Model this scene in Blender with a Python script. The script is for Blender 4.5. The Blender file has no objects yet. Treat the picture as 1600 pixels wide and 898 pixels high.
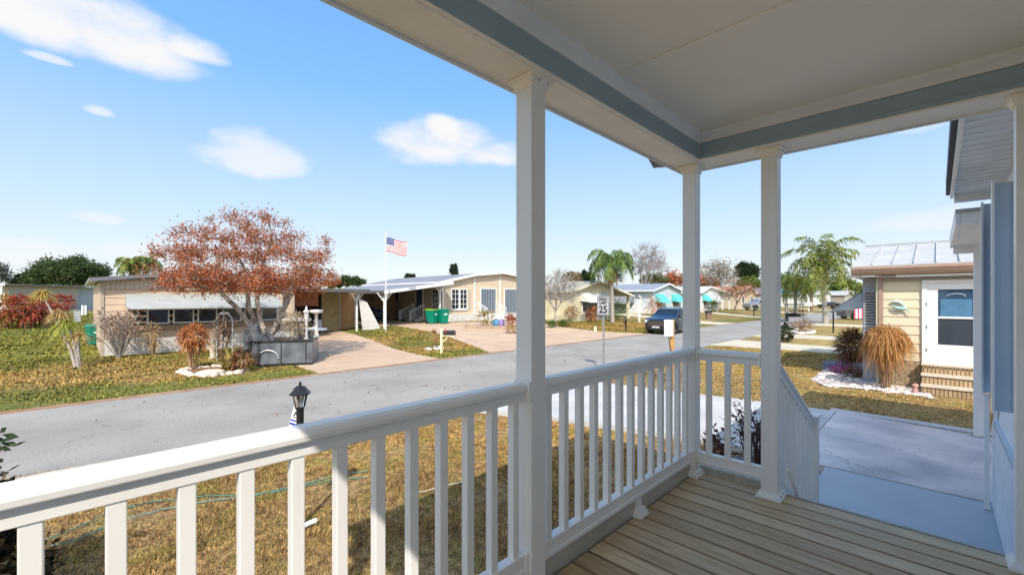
import bpy, bmesh, math, random
import numpy as np
from mathutils import Vector, Matrix
random.seed(7); rng = np.random.default_rng(11)
C = bpy.context.scene.collection
E = 2.4; F = 673.0
SU, CU = .703, .711          # heading of the view in the street's own frame
def sm(t): t = min(1, max(0, t)); return t*t*(3-2*t)
def gz(u, v):
    a = sm((u-8)/8.)
    return .6*sm((v-15)/11.)*a + .8*sm((v-32)/25.)*(1-a)
def at(px, d, py):           # point on a sight line at depth d
    xc = (px-800)*d/F
    return Vector((SU*xc+CU*d, -CU*xc+SU*d, E-(py-466)*d/F))
def G(px, py):               # where a sight line meets the ground
    z = 0
    for _ in range(30):
        d = (E-z)*F/(py-466.); p = at(px, d, py); z = .5*z+.5*gz(p.x, p.y)
    return Vector((p.x, p.y, gz(p.x, p.y)))

# ------------------------------------------------------------ tagging
ORG = {}
def tag(o, label=None, cat=None, group=None, kind=None):
    if label: o['label'] = label
    if cat: o['category'] = cat
    if group: o['group'] = group
    if kind: o['kind'] = kind
    return o
def thing(name, label, cat, loc=(0, 0, 0), group=None, rz=0):
    o = bpy.data.objects.new(name, None); C.objects.link(o)
    o.location = loc; o.rotation_euler = (0, 0, rz); o.empty_display_size = .1
    ORG[o.name] = Vector(loc)
    return tag(o, label, cat, group)
def copy_tree(o, parent=None):
    c = o.copy(); C.objects.link(c)
    if parent is not None: c.parent = parent
    for ch in list(o.children): copy_tree(ch, c)
    return c

# ------------------------------------------------------------ materials
def _mat(name):
    m = bpy.data.materials.new(name); m.use_nodes = True
    nt = m.node_tree; return m, nt, nt.nodes['Principled BSDF']
def col4(c): return (c[0], c[1], c[2], 1)
MC = {}
def M(name, c, rough=.6, var=.12, scale=6, bump=0, bscale=60, metal=0, spec=.4, c2=None, stretch=(1, 1, 1), detail=5, coat=0):
    if name in MC: return MC[name]
    m, nt, b = _mat(name); N = nt.nodes; L = nt.links
    tc = N.new('ShaderNodeTexCoord'); mp = N.new('ShaderNodeMapping'); mp.inputs['Scale'].default_value = stretch
    L.new(tc.outputs['Object'], mp.inputs[0])
    nz = N.new('ShaderNodeTexNoise'); nz.inputs['Scale'].default_value = scale; nz.inputs['Detail'].default_value = detail
    L.new(mp.outputs[0], nz.inputs[0])
    mx = N.new('ShaderNodeMix'); mx.data_type = 'RGBA'
    if c2 is None:
        mx.inputs[6].default_value = col4([x*(1-var) for x in c]); mx.inputs[7].default_value = col4([min(1, x*(1+var)) for x in c])
    else:
        mx.inputs[6].default_value = col4(c); mx.inputs[7].default_value = col4(c2)
    rp = N.new('ShaderNodeMapRange'); rp.inputs[1].default_value = .3; rp.inputs[2].default_value = .7
    L.new(nz.outputs[0], rp.inputs[0]); L.new(rp.outputs[0], mx.inputs[0])
    L.new(mx.outputs[2], b.inputs['Base Color'])
    b.inputs['Roughness'].default_value = rough; b.inputs['Metallic'].default_value = metal
    b.inputs['Specular IOR Level'].default_value = spec; b.inputs['Coat Weight'].default_value = coat
    if bump:
        n2 = N.new('ShaderNodeTexNoise'); n2.inputs['Scale'].default_value = bscale; n2.inputs['Detail'].default_value = 4
        L.new(mp.outputs[0], n2.inputs[0])
        bp = N.new('ShaderNodeBump'); bp.inputs['Strength'].default_value = bump; bp.inputs['Distance'].default_value = .01
        L.new(n2.outputs[0], bp.inputs['Height']); L.new(bp.outputs[0], b.inputs['Normal'])
    MC[name] = m; return m
def leafmat(name, c1, c2, trans=.35, rough=.6):
    if name in MC: return MC[name]
    m, nt, b = _mat(name); N = nt.nodes; L = nt.links
    at_ = N.new('ShaderNodeAttribute'); at_.attribute_name = 'tint'
    mx = N.new('ShaderNodeMix'); mx.data_type = 'RGBA'
    mx.inputs[6].default_value = col4(c1); mx.inputs[7].default_value = col4(c2)
    L.new(at_.outputs['Fac'], mx.inputs[0]); L.new(mx.outputs[2], b.inputs['Base Color'])
    b.inputs['Roughness'].default_value = rough; b.inputs['Specular IOR Level'].default_value = .25
    tr = N.new('ShaderNodeBsdfTranslucent'); L.new(mx.outputs[2], tr.inputs[0])
    ms = N.new('ShaderNodeMixShader'); ms.inputs[0].default_value = trans
    L.new(b.outputs[0], ms.inputs[1]); L.new(tr.outputs[0], ms.inputs[2])
    L.new(ms.outputs[0], N['Material Output'].inputs[0]); MC[name] = m; return m
def glass(name, c=(.02, .03, .04)):
    if name in MC: return MC[name]
    m, nt, b = _mat(name)
    b.inputs['Base Color'].default_value = col4(c); b.inputs['Roughness'].default_value = .06; b.inputs['Specular IOR Level'].default_value = .6
    MC[name] = m; return m
def brickmat(name, c1, c2, mortar, bw=.2, rh=.07):
    m, nt, b = _mat(name); N = nt.nodes; L = nt.links
    g = N.new('ShaderNodeNewGeometry'); s = N.new('ShaderNodeSeparateXYZ'); L.new(g.outputs['Position'], s.inputs[0])
    ad = N.new('ShaderNodeMath'); L.new(s.outputs[0], ad.inputs[0]); L.new(s.outputs[1], ad.inputs[1])
    cb = N.new('ShaderNodeCombineXYZ'); L.new(ad.outputs[0], cb.inputs[0]); L.new(s.outputs[2], cb.inputs[1])
    br = N.new('ShaderNodeTexBrick'); L.new(cb.outputs[0], br.inputs[0]); br.inputs['Scale'].default_value = 1
    br.inputs['Color1'].default_value = col4(c1); br.inputs['Color2'].default_value = col4(c2); br.inputs['Mortar'].default_value = col4(mortar)
    br.inputs['Brick Width'].default_value = bw; br.inputs['Row Height'].default_value = rh; br.inputs['Mortar Size'].default_value = .008
    L.new(br.outputs[0], b.inputs['Base Color']); b.inputs['Roughness'].default_value = .85
    bp = N.new('ShaderNodeBump'); bp.inputs['Distance'].default_value = .006; bp.invert = True
    L.new(br.outputs['Fac'], bp.inputs['Height']); L.new(bp.outputs[0], b.inputs['Normal'])
    return m

vinyl = M('white_vinyl', (.80, .78, .74), .36, scale=2.3, c2=(.90, .88, .84), detail=9, stretch=(1, 1, .5), spec=.45, bump=.05, bscale=14)
vinyl_d = M('aged_white_vinyl', (.80, .80, .78), .4, .1, 5)
cream_paint = M('cream_beam_paint', (.94, .86, .75), .5, .05, 3)
ceil_m = M('ceiling_panel_paint', (.95, .87, .76), .6, .03, 1.2, bump=.08, bscale=3)
slate_blue = M('blue_grey_paint', (.31, .40, .44), .5, .05, 3)
white_p = M('white_paint', (.78, .78, .76), .5, .06, 4)
white_d = M('weathered_white', (.60, .575, .54), .6, .15, 5)
greym = M('galvanised_steel', (.42, .43, .44), .4, .15, 8, metal=.5)
black_m = M('black_enamel', (.018, .018, .02), .35, .2, 8)
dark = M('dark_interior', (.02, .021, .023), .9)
beige = M('peach_beige_siding', (.60, .46, .34), .6, .05, 2)
beige2 = M('warm_beige_siding', (.58, .48, .36), .6, .05, 2)
creamw = M('cream_siding', (.56, .51, .35), .6, .05, 2)
ncream = M('pale_yellow_siding', (.68, .59, .42), .5, .05, 1.5)
brown_t = M('brown_gutter', (.38, .26, .20), .5, .08, 4)
roofgrey = M('grey_metal_roof', (.22, .225, .25), .6, .12, .6)
roofwhite = M('white_metal_roof', (.45, .45, .44), .5, .12, .9, metal=0, bump=.05, bscale=2)
turq = M('turquoise_awning', (.10, .52, .50), .5, .08)
glassd = glass('dark_window_glass')
glassb = glass('blue_window_glass', (.03, .07, .13))
glassg = glass('grey_window_glass', (.045, .055, .07))
wood_post = M('new_pine_post', (.55, .30, .10), .7, .2, 12, stretch=(1, 1, .15))

def decking():
    m, nt, b = _mat('weathered_treated_pine'); N = nt.nodes; L = nt.links
    tc = N.new('ShaderNodeTexCoord')
    def noise(sc, stretch, det=6, rough=.6, dist=0):
        mp = N.new('ShaderNodeMapping'); mp.inputs['Scale'].default_value = stretch; L.new(tc.outputs['Object'], mp.inputs[0])
        n = N.new('ShaderNodeTexNoise'); n.inputs['Scale'].default_value = sc; n.inputs['Detail'].default_value = det; n.inputs['Roughness'].default_value = rough
        n.inputs['Distortion'].default_value = dist; L.new(mp.outputs[0], n.inputs[0]); return n
    a = noise(9, (4, .35, 1), dist=.6); g = noise(40, (3, .12, 1)); p = noise(1.6, (1, 1, 1), 4)
    at_ = N.new('ShaderNodeAttribute'); at_.attribute_name = 'tint'
    r = N.new('ShaderNodeValToRGB'); e = r.color_ramp.elements
    e[0].position = .28; e[0].color = (.21, .13, .06, 1); e[1].position = .72; e[1].color = (.80, .61, .37, 1)
    k = e.new(.5); k.color = (.50, .345, .18, 1)
    ad = N.new('ShaderNodeMath'); ad.operation = 'MULTIPLY_ADD'; ad.inputs[1].default_value = .5
    L.new(a.outputs[0], ad.inputs[0]); mm = N.new('ShaderNodeMath'); mm.operation = 'MULTIPLY'; mm.inputs[1].default_value = .30
    L.new(g.outputs[0], mm.inputs[0]); L.new(mm.outputs[0], ad.inputs[2])
    a3 = N.new('ShaderNodeMath'); a3.operation = 'MULTIPLY_ADD'; a3.inputs[1].default_value = .24
    L.new(at_.outputs['Fac'], a3.inputs[0]); L.new(ad.outputs[0], a3.inputs[2]); L.new(a3.outputs[0], r.inputs[0])
    mx = N.new('ShaderNodeMix'); mx.data_type = 'RGBA'; mx.blend_type = 'MIX'; mx.inputs[7].default_value = (.50, .42, .31, 1)
    pr = N.new('ShaderNodeMapRange'); pr.inputs[1].default_value = .45; pr.inputs[2].default_value = .75; pr.inputs[4].default_value = .55
    L.new(p.outputs[0], pr.inputs[0]); L.new(pr.outputs[0], mx.inputs[0]); L.new(r.outputs[0], mx.inputs[6])
    L.new(mx.outputs[2], b.inputs['Base Color']); b.inputs['Roughness'].default_value = .55
    bp = N.new('ShaderNodeBump'); bp.inputs['Strength'].default_value = .5; bp.inputs['Distance'].default_value = .003
    L.new(g.outputs[0], bp.inputs['Height']); L.new(bp.outputs[0], b.inputs['Normal'])
    return m
deckm = decking()

def lawn_nodes(m, nt, b, blade=False):
    N = nt.nodes; L = nt.links
    g = N.new('ShaderNodeNewGeometry'); s = N.new('ShaderNodeSeparateXYZ'); L.new(g.outputs['Position'], s.inputs[0])
    def noise(sc, det=5):
        n = N.new('ShaderNodeTexNoise'); n.inputs['Scale'].default_value = sc; n.inputs['Detail'].default_value = det; L.new(g.outputs['Position'], n.inputs[0]); return n
    def ramp(x, lo, hi, a=0, c=1):
        r = N.new('ShaderNodeMapRange'); r.inputs[1].default_value = lo; r.inputs[2].default_value = hi; r.inputs[3].default_value = a; r.inputs[4].default_value = c
        L.new(x, r.inputs[0]); return r.outputs[0]
    def mix(f, a, c):
        x = N.new('ShaderNodeMix'); x.data_type = 'RGBA'; L.new(f, x.inputs[0])
        for i, q in ((6, a), (7, c)):
            if isinstance(q, tuple): x.inputs[i].default_value = q
            else: L.new(q, x.inputs[i])
        return x.outputs[2]
    def add(a, c, op='ADD'):
        x = N.new('ShaderNodeMath'); x.operation = op; x.use_clamp = True
        L.new(a, x.inputs[0])
        if isinstance(c, float): x.inputs[1].default_value = c
        else: L.new(c, x.inputs[1])
        return x.outputs[0]
    n1 = noise(.35); n2 = noise(2.2); n3 = noise(38, 3); n4 = noise(9, 4)
    straw = (.52, .38, .19, 1); brown = (.24, .155, .08, 1); green = (.15, .17, .045, 1); lush = (.24, .25, .07, 1); olive = (.30, .29, .09, 1)
    dry = mix(ramp(n4.outputs[0], .35, .65), brown, straw)
    dry = mix(ramp(n2.outputs[0], .47, .66, 0, .6), dry, olive)
    far = mix(ramp(n4.outputs[0], .35, .65), green, lush)
    fardry = mix(ramp(n4.outputs[0], .35, .65), (.25, .17, .075, 1), (.40, .30, .13, 1))
    # beyond the street: greener by the kerb and far back, browner in the middle of the yards
    band = add(ramp(s.outputs[1], 15.2, 16.6), ramp(s.outputs[1], 26., 20.5), 'MULTIPLY')
    patch = ramp(n1.outputs[0], .36, .56)
    fk = add(add(band, patch, 'MULTIPLY'), ramp(n2.outputs[0], .52, .72, 0, .45))
    farc = mix(fk, far, fardry)
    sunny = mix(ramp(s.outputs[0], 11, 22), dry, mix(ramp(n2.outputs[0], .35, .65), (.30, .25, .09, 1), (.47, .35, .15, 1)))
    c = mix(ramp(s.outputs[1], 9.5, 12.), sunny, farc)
    big = mix(ramp(n1.outputs[0], .3, .7), (.75, .75, .78, 1), (1.15, 1.12, 1.05, 1)); bm0 = N.new('ShaderNodeMix'); bm0.data_type = 'RGBA'; bm0.blend_type = 'MULTIPLY'; bm0.inputs[0].default_value = 1; L.new(c, bm0.inputs[6]); L.new(big, bm0.inputs[7]); c = bm0.outputs[2]
    sp = mix(ramp(n3.outputs[0], .35, .7), (.55, .55, .55, 1), (1.35, 1.3, 1.2, 1))
    mu = N.new('ShaderNodeMix'); mu.data_type = 'RGBA'; mu.blend_type = 'MULTIPLY'; mu.inputs[0].default_value = 1
    L.new(c, mu.inputs[6]); L.new(sp, mu.inputs[7]); c = mu.outputs[2]
    if blade:
        a = N.new('ShaderNodeAttribute'); a.attribute_name = 'tint'
        x = N.new('ShaderNodeMix'); x.data_type = 'RGBA'; x.blend_type = 'MULTIPLY'; x.inputs[0].default_value = 1
        L.new(c, x.inputs[6]); tt = mix(a.outputs['Fac'], (.30, .34, .28, 1), (1.9, 1.75, 1.5, 1)); L.new(tt, x.inputs[7]); c = x.outputs[2]
    L.new(c, b.inputs['Base Color']); b.inputs['Roughness'].default_value = .9; b.inputs['Specular IOR Level'].default_value = .15
    if not blade:
        bp = N.new('ShaderNodeBump'); bp.inputs['Strength'].default_value = .9; bp.inputs['Distance'].default_value = .04
        L.new(n3.outputs[0], bp.inputs['Height']); L.new(bp.outputs[0], b.inputs['Normal'])
m_, nt_, b_ = _mat('lawn_soil'); lawn_nodes(m_, nt_, b_); lawnm = m_
m_, nt_, b_ = _mat('grass_blades'); lawn_nodes(m_, nt_, b_, True); blademat = m_

def crack(nt, b, src, scale, colr, width, stain=.3):
    N = nt.nodes; L = nt.links; g = N.new('ShaderNodeNewGeometry')
    nz = N.new('ShaderNodeTexNoise'); nz.inputs['Scale'].default_value = 1.7; nz.inputs['Detail'].default_value = 6; L.new(g.outputs['Position'], nz.inputs[0])
    av = N.new('ShaderNodeVectorMath'); av.operation = 'MULTIPLY_ADD'; L.new(nz.outputs['Color'], av.inputs[0]); av.inputs[1].default_value = (1.6, 1.6, 0); L.new(g.outputs['Position'], av.inputs[2])
    vo = N.new('ShaderNodeTexVoronoi'); vo.feature = 'DISTANCE_TO_EDGE'; vo.inputs['Scale'].default_value = scale; L.new(av.outputs[0], vo.inputs[0])
    r = N.new('ShaderNodeMapRange'); r.inputs[1].default_value = 0; r.inputs[2].default_value = width; r.inputs[3].default_value = .8; r.inputs[4].default_value = 0; L.new(vo.outputs[0], r.inputs[0])
    n3 = N.new('ShaderNodeTexNoise'); n3.inputs['Scale'].default_value = .45; n3.inputs['Detail'].default_value = 3; L.new(g.outputs['Position'], n3.inputs[0])
    r3 = N.new('ShaderNodeMapRange'); r3.inputs[1].default_value = .42; r3.inputs[2].default_value = .6; L.new(n3.outputs[0], r3.inputs[0])
    mm = N.new('ShaderNodeMath'); mm.operation = 'MULTIPLY'; L.new(r.outputs[0], mm.inputs[0]); L.new(r3.outputs[0], mm.inputs[1])
    n4 = N.new('ShaderNodeTexNoise'); n4.inputs['Scale'].default_value = 1.1; n4.inputs['Detail'].default_value = 8; n4.inputs['Roughness'].default_value = .65; L.new(g.outputs['Position'], n4.inputs[0])
    r4 = N.new('ShaderNodeMapRange'); r4.inputs[1].default_value = .55; r4.inputs[2].default_value = .8; r4.inputs[4].default_value = stain; L.new(n4.outputs[0], r4.inputs[0])
    x0 = N.new('ShaderNodeMix'); x0.data_type = 'RGBA'; L.new(r4.outputs[0], x0.inputs[0]); L.new(src, x0.inputs[6]); x0.inputs[7].default_value = tuple(q*1.6 for q in colr[:3])+(1,)
    x = N.new('ShaderNodeMix'); x.data_type = 'RGBA'; L.new(mm.outputs[0], x.inputs[0]); L.new(x0.outputs[2], x.inputs[6]); x.inputs[7].default_value = colr; L.new(x.outputs[2], b.inputs['Base Color'])
def asphalt():
    m, nt, b = _mat('old_asphalt'); N = nt.nodes; L = nt.links
    g = N.new('ShaderNodeNewGeometry')
    def noise(sc, det=4):
        n = N.new('ShaderNodeTexNoise'); n.inputs['Scale'].default_value = sc; n.inputs['Detail'].default_value = det; L.new(g.outputs['Position'], n.inputs[0]); return n
    n1 = noise(.5, 6); n2 = noise(70, 3); n3 = noise(7)
    r = N.new('ShaderNodeValToRGB'); e = r.color_ramp.elements
    e[0].position = .3; e[0].color = (.25, .235, .215, 1); e[1].position = .7; e[1].color = (.345, .325, .30, 1); L.new(n1.outputs[0], r.inputs[0])
    r2 = N.new('ShaderNodeValToRGB'); e = r2.color_ramp.elements
    e[0].position = .32; e[0].color = (.5, .5, .5, 1); e[1].position = .7; e[1].color = (1.5, 1.48, 1.42, 1); L.new(n2.outputs[0], r2.inputs[0])
    mu = N.new('ShaderNodeMix'); mu.data_type = 'RGBA'; mu.blend_type = 'MULTIPLY'; mu.inputs[0].default_value = .75
    L.new(r.outputs[0], mu.inputs[6]); L.new(r2.outputs[0], mu.inputs[7])
    r3 = N.new('ShaderNodeMapRange'); r3.inputs[1].default_value = .66; r3.inputs[2].default_value = .74; r3.inputs[4].default_value = .45; L.new(n3.outputs[0], r3.inputs[0])
    m2 = N.new('ShaderNodeMix'); m2.data_type = 'RGBA'; m2.inputs[7].default_value = (.2, .19, .17, 1)
    L.new(r3.outputs[0], m2.inputs[0]); L.new(mu.outputs[2], m2.inputs[6]); L.new(m2.outputs[2], b.inputs['Base Color'])
    crack(nt, b, m2.outputs[2], .3, (.13, .12, .11, 1), .007, .25)
    b.inputs['Roughness'].default_value = .9
    bp = N.new('ShaderNodeBump'); bp.inputs['Strength'].default_value = .5; bp.inputs['Distance'].default_value = .01
    L.new(n2.outputs[0], bp.inputs['Height']); L.new(bp.outputs[0], b.inputs['Normal'])
    return m
asph = asphalt()
concrete = M('driveway_concrete', (.44, .44, .43), .85, scale=1.2, c2=(.56, .55, .53), bump=.3, bscale=90)
concrete_s = M('carport_slab_concrete', (.34, .35, .38), .42, scale=1.3, c2=(.80, .70, .68), bump=.2, bscale=60, detail=12, stretch=(1, .8, 1))  # pale pinkish noise paints a wet sheen and reflections into the concrete
bluepaint = M('blue_grey_floor_paint', (.42, .46, .50), .5, .05, 2, bump=.1)
pinkdrive = M('pink_beige_concrete', (.45, .32, .22), .85, scale=.9, c2=(.54, .40, .28), bump=.3, bscale=60)
tandrive = M('tan_concrete', (.55, .49, .37), .85, .1, 1, bump=.3)
for m_, sc_k, w_ in ((concrete, .4, .006), (concrete_s, .5, .008), (pinkdrive, .35, .008), (tandrive, .35, .008)):
    b_ = m_.node_tree.nodes['Principled BSDF']; crack(m_.node_tree, b_, b_.inputs['Base Color'].links[0].from_socket, sc_k, (.16, .14, .12, 1), w_, .4)
kerbm = M('rust_stained_kerb', (.26, .12, .065), .9, scale=3, c2=(.36, .25, .16), bump=.4)

# ------------------------------------------------------------ mesh builder
class MB:
    def __init__(s): s.v = []; s.f = []; s.m = []; s.sm = []; s.mi = 0
    def add(s, vs, fs, smooth=False):
        o = len(s.v); s.v += [tuple(x) for x in vs]
        for f in fs: s.f.append([o+i for i in f]); s.m.append(s.mi); s.sm.append(smooth)
    def box(s, x0, x1, y0, y1, z0, z1):
        s.add([(x0, y0, z0), (x1, y0, z0), (x1, y1, z0), (x0, y1, z0), (x0, y0, z1), (x1, y0, z1), (x1, y1, z1), (x0, y1, z1)],
              [(0, 3, 2, 1), (4, 5, 6, 7), (0, 1, 5, 4), (1, 2, 6, 5), (2, 3, 7, 6), (3, 0, 4, 7)]); return s
    def ob(s, fr, a0, a1, z0, z1, d0, d1):     # box in a wall's frame: along, up, outwards
        o, e, n = fr; vs = []
        for z in (z0, z1):
            for a, d in ((a0, d0), (a1, d0), (a1, d1), (a0, d1)):
                vs.append(Vector(o)+Vector(e)*a+Vector(n)*d+Vector((0, 0, z)))
        s.add(vs, [(0, 3, 2, 1), (4, 5, 6, 7), (0, 1, 5, 4), (1, 2, 6, 5), (2, 3, 7, 6), (3, 0, 4, 7)]); return s
    def hexa(s, vs): s.add(vs, [(0, 3, 2, 1), (4, 5, 6, 7), (0, 1, 5, 4), (1, 2, 6, 5), (2, 3, 7, 6), (3, 0, 4, 7)]); return s
    def prism(s, poly, vec):
        n = len(poly); vec = Vector(vec); a = [Vector(p) for p in poly]; b = [p+vec for p in a]
        s.add(a+b, [list(range(n))[::-1], list(range(n, 2*n))]+[(i, (i+1) % n, n+(i+1) % n, n+i) for i in range(n)]); return s
    def bar(s, p, q, w, h=None):
        h = h or w; p = Vector(p); q = Vector(q); d = (q-p).normalized()
        up = Vector((0, 0, 1)) if abs(d.z) < .95 else Vector((0, 1, 0))
        x = d.cross(up).normalized()*w/2; y = x.cross(d).normalized()*h/2
        s.add([p-x-y, p+x-y, p+x+y, p-x+y, q-x-y, q+x-y, q+x+y, q-x+y],
              [(0, 3, 2, 1), (4, 5, 6, 7), (0, 1, 5, 4), (1, 2, 6, 5), (2, 3, 7, 6), (3, 0, 4, 7)]); return s
    def tube(s, pts, rad, n=8, cap=True):
        pts = [Vector(p) for p in pts]; k = len(pts)
        if not hasattr(rad, '__len__'): rad = [rad]*k
        vs = []; ref = None
        for i, p in enumerate(pts):
            d = (pts[min(i+1, k-1)]-pts[max(i-1, 0)]).normalized()
            if ref is None: ref = Vector((1, 0, 0)) if abs(d.x) < .8 else Vector((0, 1, 0))
            x = d.cross(ref).normalized(); y = d.cross(x).normalized(); ref = -x.cross(d) if False else ref
            for j in range(n):
                a = 2*math.pi*j/n; vs.append(p+(x*math.cos(a)+y*math.sin(a))*rad[i])
        fs = [(i*n+j, i*n+(j+1) % n, (i+1)*n+(j+1) % n, (i+1)*n+j) for i in range(k-1) for j in range(n)]
        s.add(vs, fs, True)
        if cap: s.add(vs[:n], [list(range(n))]); s.add(vs[-n:], [list(range(n))[::-1]])
        return s
    def lathe(s, c, prof, n=16, smooth=True, rot=0):
        c = Vector(c); vs = []
        for r, z in prof:
            for j in range(n):
                a = rot+2*math.pi*j/n; vs.append(c+Vector((r*math.cos(a), r*math.sin(a), z)))
        k = len(prof)
        s.add(vs, [(i*n+j, i*n+(j+1) % n, (i+1)*n+(j+1) % n, (i+1)*n+j) for i in range(k-1) for j in range(n)], smooth)
        s.add(vs[:n], [list(range(n))[::-1]]); s.add(vs[-n:], [list(range(n))]); return s
    def blob(s, c, r, seed=0, amp=.2, n=10):
        rr = random.Random(seed); c = Vector(c); r = Vector(r) if hasattr(r, '__len__') else Vector((r, r, r)); vs = []; k = n//2+2
        for i in range(k):
            th = math.pi*i/(k-1)
            for j in range(n):
                a = 2*math.pi*j/n; q = 1+rr.uniform(-amp, amp)
                vs.append(c+Vector((r.x*math.sin(th)*math.cos(a)*q, r.y*math.sin(th)*math.sin(a)*q, r.z*math.cos(th)*q)))
        s.add(vs, [(i*n+j, (i+1)*n+j, (i+1)*n+(j+1) % n, i*n+(j+1) % n) for i in range(k-1) for j in range(n)], True); return s
    def build(s, name, mats, parent=None, bevel=0, solid=0):
        me = bpy.data.meshes.new(name)
        org = Vector((0, 0, 0))
        if parent is not None:
            p = parent
            while p is not None: org += Vector(p.location); p = p.parent
        me.from_pydata([(x[0]-org.x, x[1]-org.y, x[2]-org.z) for x in s.v], [], s.f); 
        if not isinstance(mats, (list, tuple)): mats = [mats]
        for m in mats: me.materials.append(m)
        me.polygons.foreach_set('material_index', s.m); me.polygons.foreach_set('use_smooth', s.sm); me.update()
        o = bpy.data.objects.new(name, me); C.objects.link(o)
        if parent is not None: o.parent = parent
        if bevel:
            b = o.modifiers.new('bevel', 'BEVEL'); b.width = bevel; b.segments = 2; b.limit_method = 'ANGLE'; b.angle_limit = .6
        return o
def origin_of(parent):
    org = Vector((0, 0, 0)); p = parent
    while p is not None: org += Vector(p.location); p = p.parent
    return org
def faces(name, arr, mat, parent=None, tint=None):      # arr: n x k x 3 corner positions
    arr = np.asarray(arr, dtype=np.float32); n, k, _ = arr.shape
    org = origin_of(parent); arr = arr-np.array(org, dtype=np.float32)
    me = bpy.data.meshes.new(name); me.vertices.add(n*k); me.vertices.foreach_set('co', arr.ravel())
    me.loops.add(n*k); me.loops.foreach_set('vertex_index', np.arange(n*k, dtype=np.int32))
    me.polygons.add(n); me.polygons.foreach_set('loop_start', np.arange(0, n*k, k, dtype=np.int32)); 
    try: me.polygons.foreach_set('loop_total', np.full(n, k, dtype=np.int32))
    except Exception: pass
    me.update(calc_edges=True)
    a = me.attributes.new('tint', 'FLOAT', 'FACE'); a.data.foreach_set('value', (rng.random(n) if tint is None else tint).astype(np.float32))
    me.materials.append(mat); o = bpy.data.objects.new(name, me); C.objects.link(o)
    if parent is not None: o.parent = parent
    return o
def struct(o): o['kind'] = 'structure'; return o

# leaves / blades -------------------------------------------------
def leaves_at(cent, n, spread, size, dirn=None, width=.45, flat=0):
    """n diamond leaves round each centre"""
    cent = np.repeat(np.asarray(cent), n, axis=0); N = len(cent)
    p = cent+rng.normal(0, 1, (N, 3))*np.asarray(spread)
    d = rng.normal(0, 1, (N, 3)); 
    if dirn is not None: d = d*.6+np.asarray(dirn)
    d /= np.linalg.norm(d, axis=1)[:, None]
    q = np.cross(d, rng.normal(0, 1, (N, 3))); q /= np.linalg.norm(q, axis=1)[:, None]+1e-9
    L = size*(.6+.8*rng.random(N))[:, None]; w = L*width
    return np.stack([p, p+d*L*.5+q*w*.5, p+d*L, p+d*L*.5-q*w*.5], axis=1)
def blades(roots, dirs, length, width, droop, seg=4, spreadw=1.):
    """curved strips: roots, unit dirs (n x 3), drooping under gravity"""
    n = len(roots); roots = np.asarray(roots, float); dirs = np.asarray(dirs, float)
    length = np.broadcast_to(np.asarray(length, float), (n,)); side = np.cross(dirs, [0, 0, 1.])+rng.normal(0, .25, (n, 3))
    side /= np.linalg.norm(side, axis=1)[:, None]; out = []
    def pt(t): return roots+dirs*(length*t)[:, None]+np.array([0, 0, -1.])*(length*droop*t*t)[:, None]
    def w(t): return width*(1-t)**.6*(.35+.65*min(1, t*4+.3))
    for i in range(seg):
        t0, t1 = i/seg, (i+1)/seg; a, b = pt(t0), pt(t1); wa, wb = w(t0), max(w(t1), width*.08)
        out.append(np.stack([a-side*wa/2, a+side*wa/2, b+side*wb/2, b-side*wb/2], axis=1))
    return np.concatenate(out)
def rand_dirs(n, zmin=-.2, zmax=1.):
    a = rng.random(n)*2*np.pi; z = zmin+(zmax-zmin)*rng.random(n); r = np.sqrt(np.maximum(0, 1-z*z))
    return np.stack([r*np.cos(a), r*np.sin(a), z], axis=1)

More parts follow.
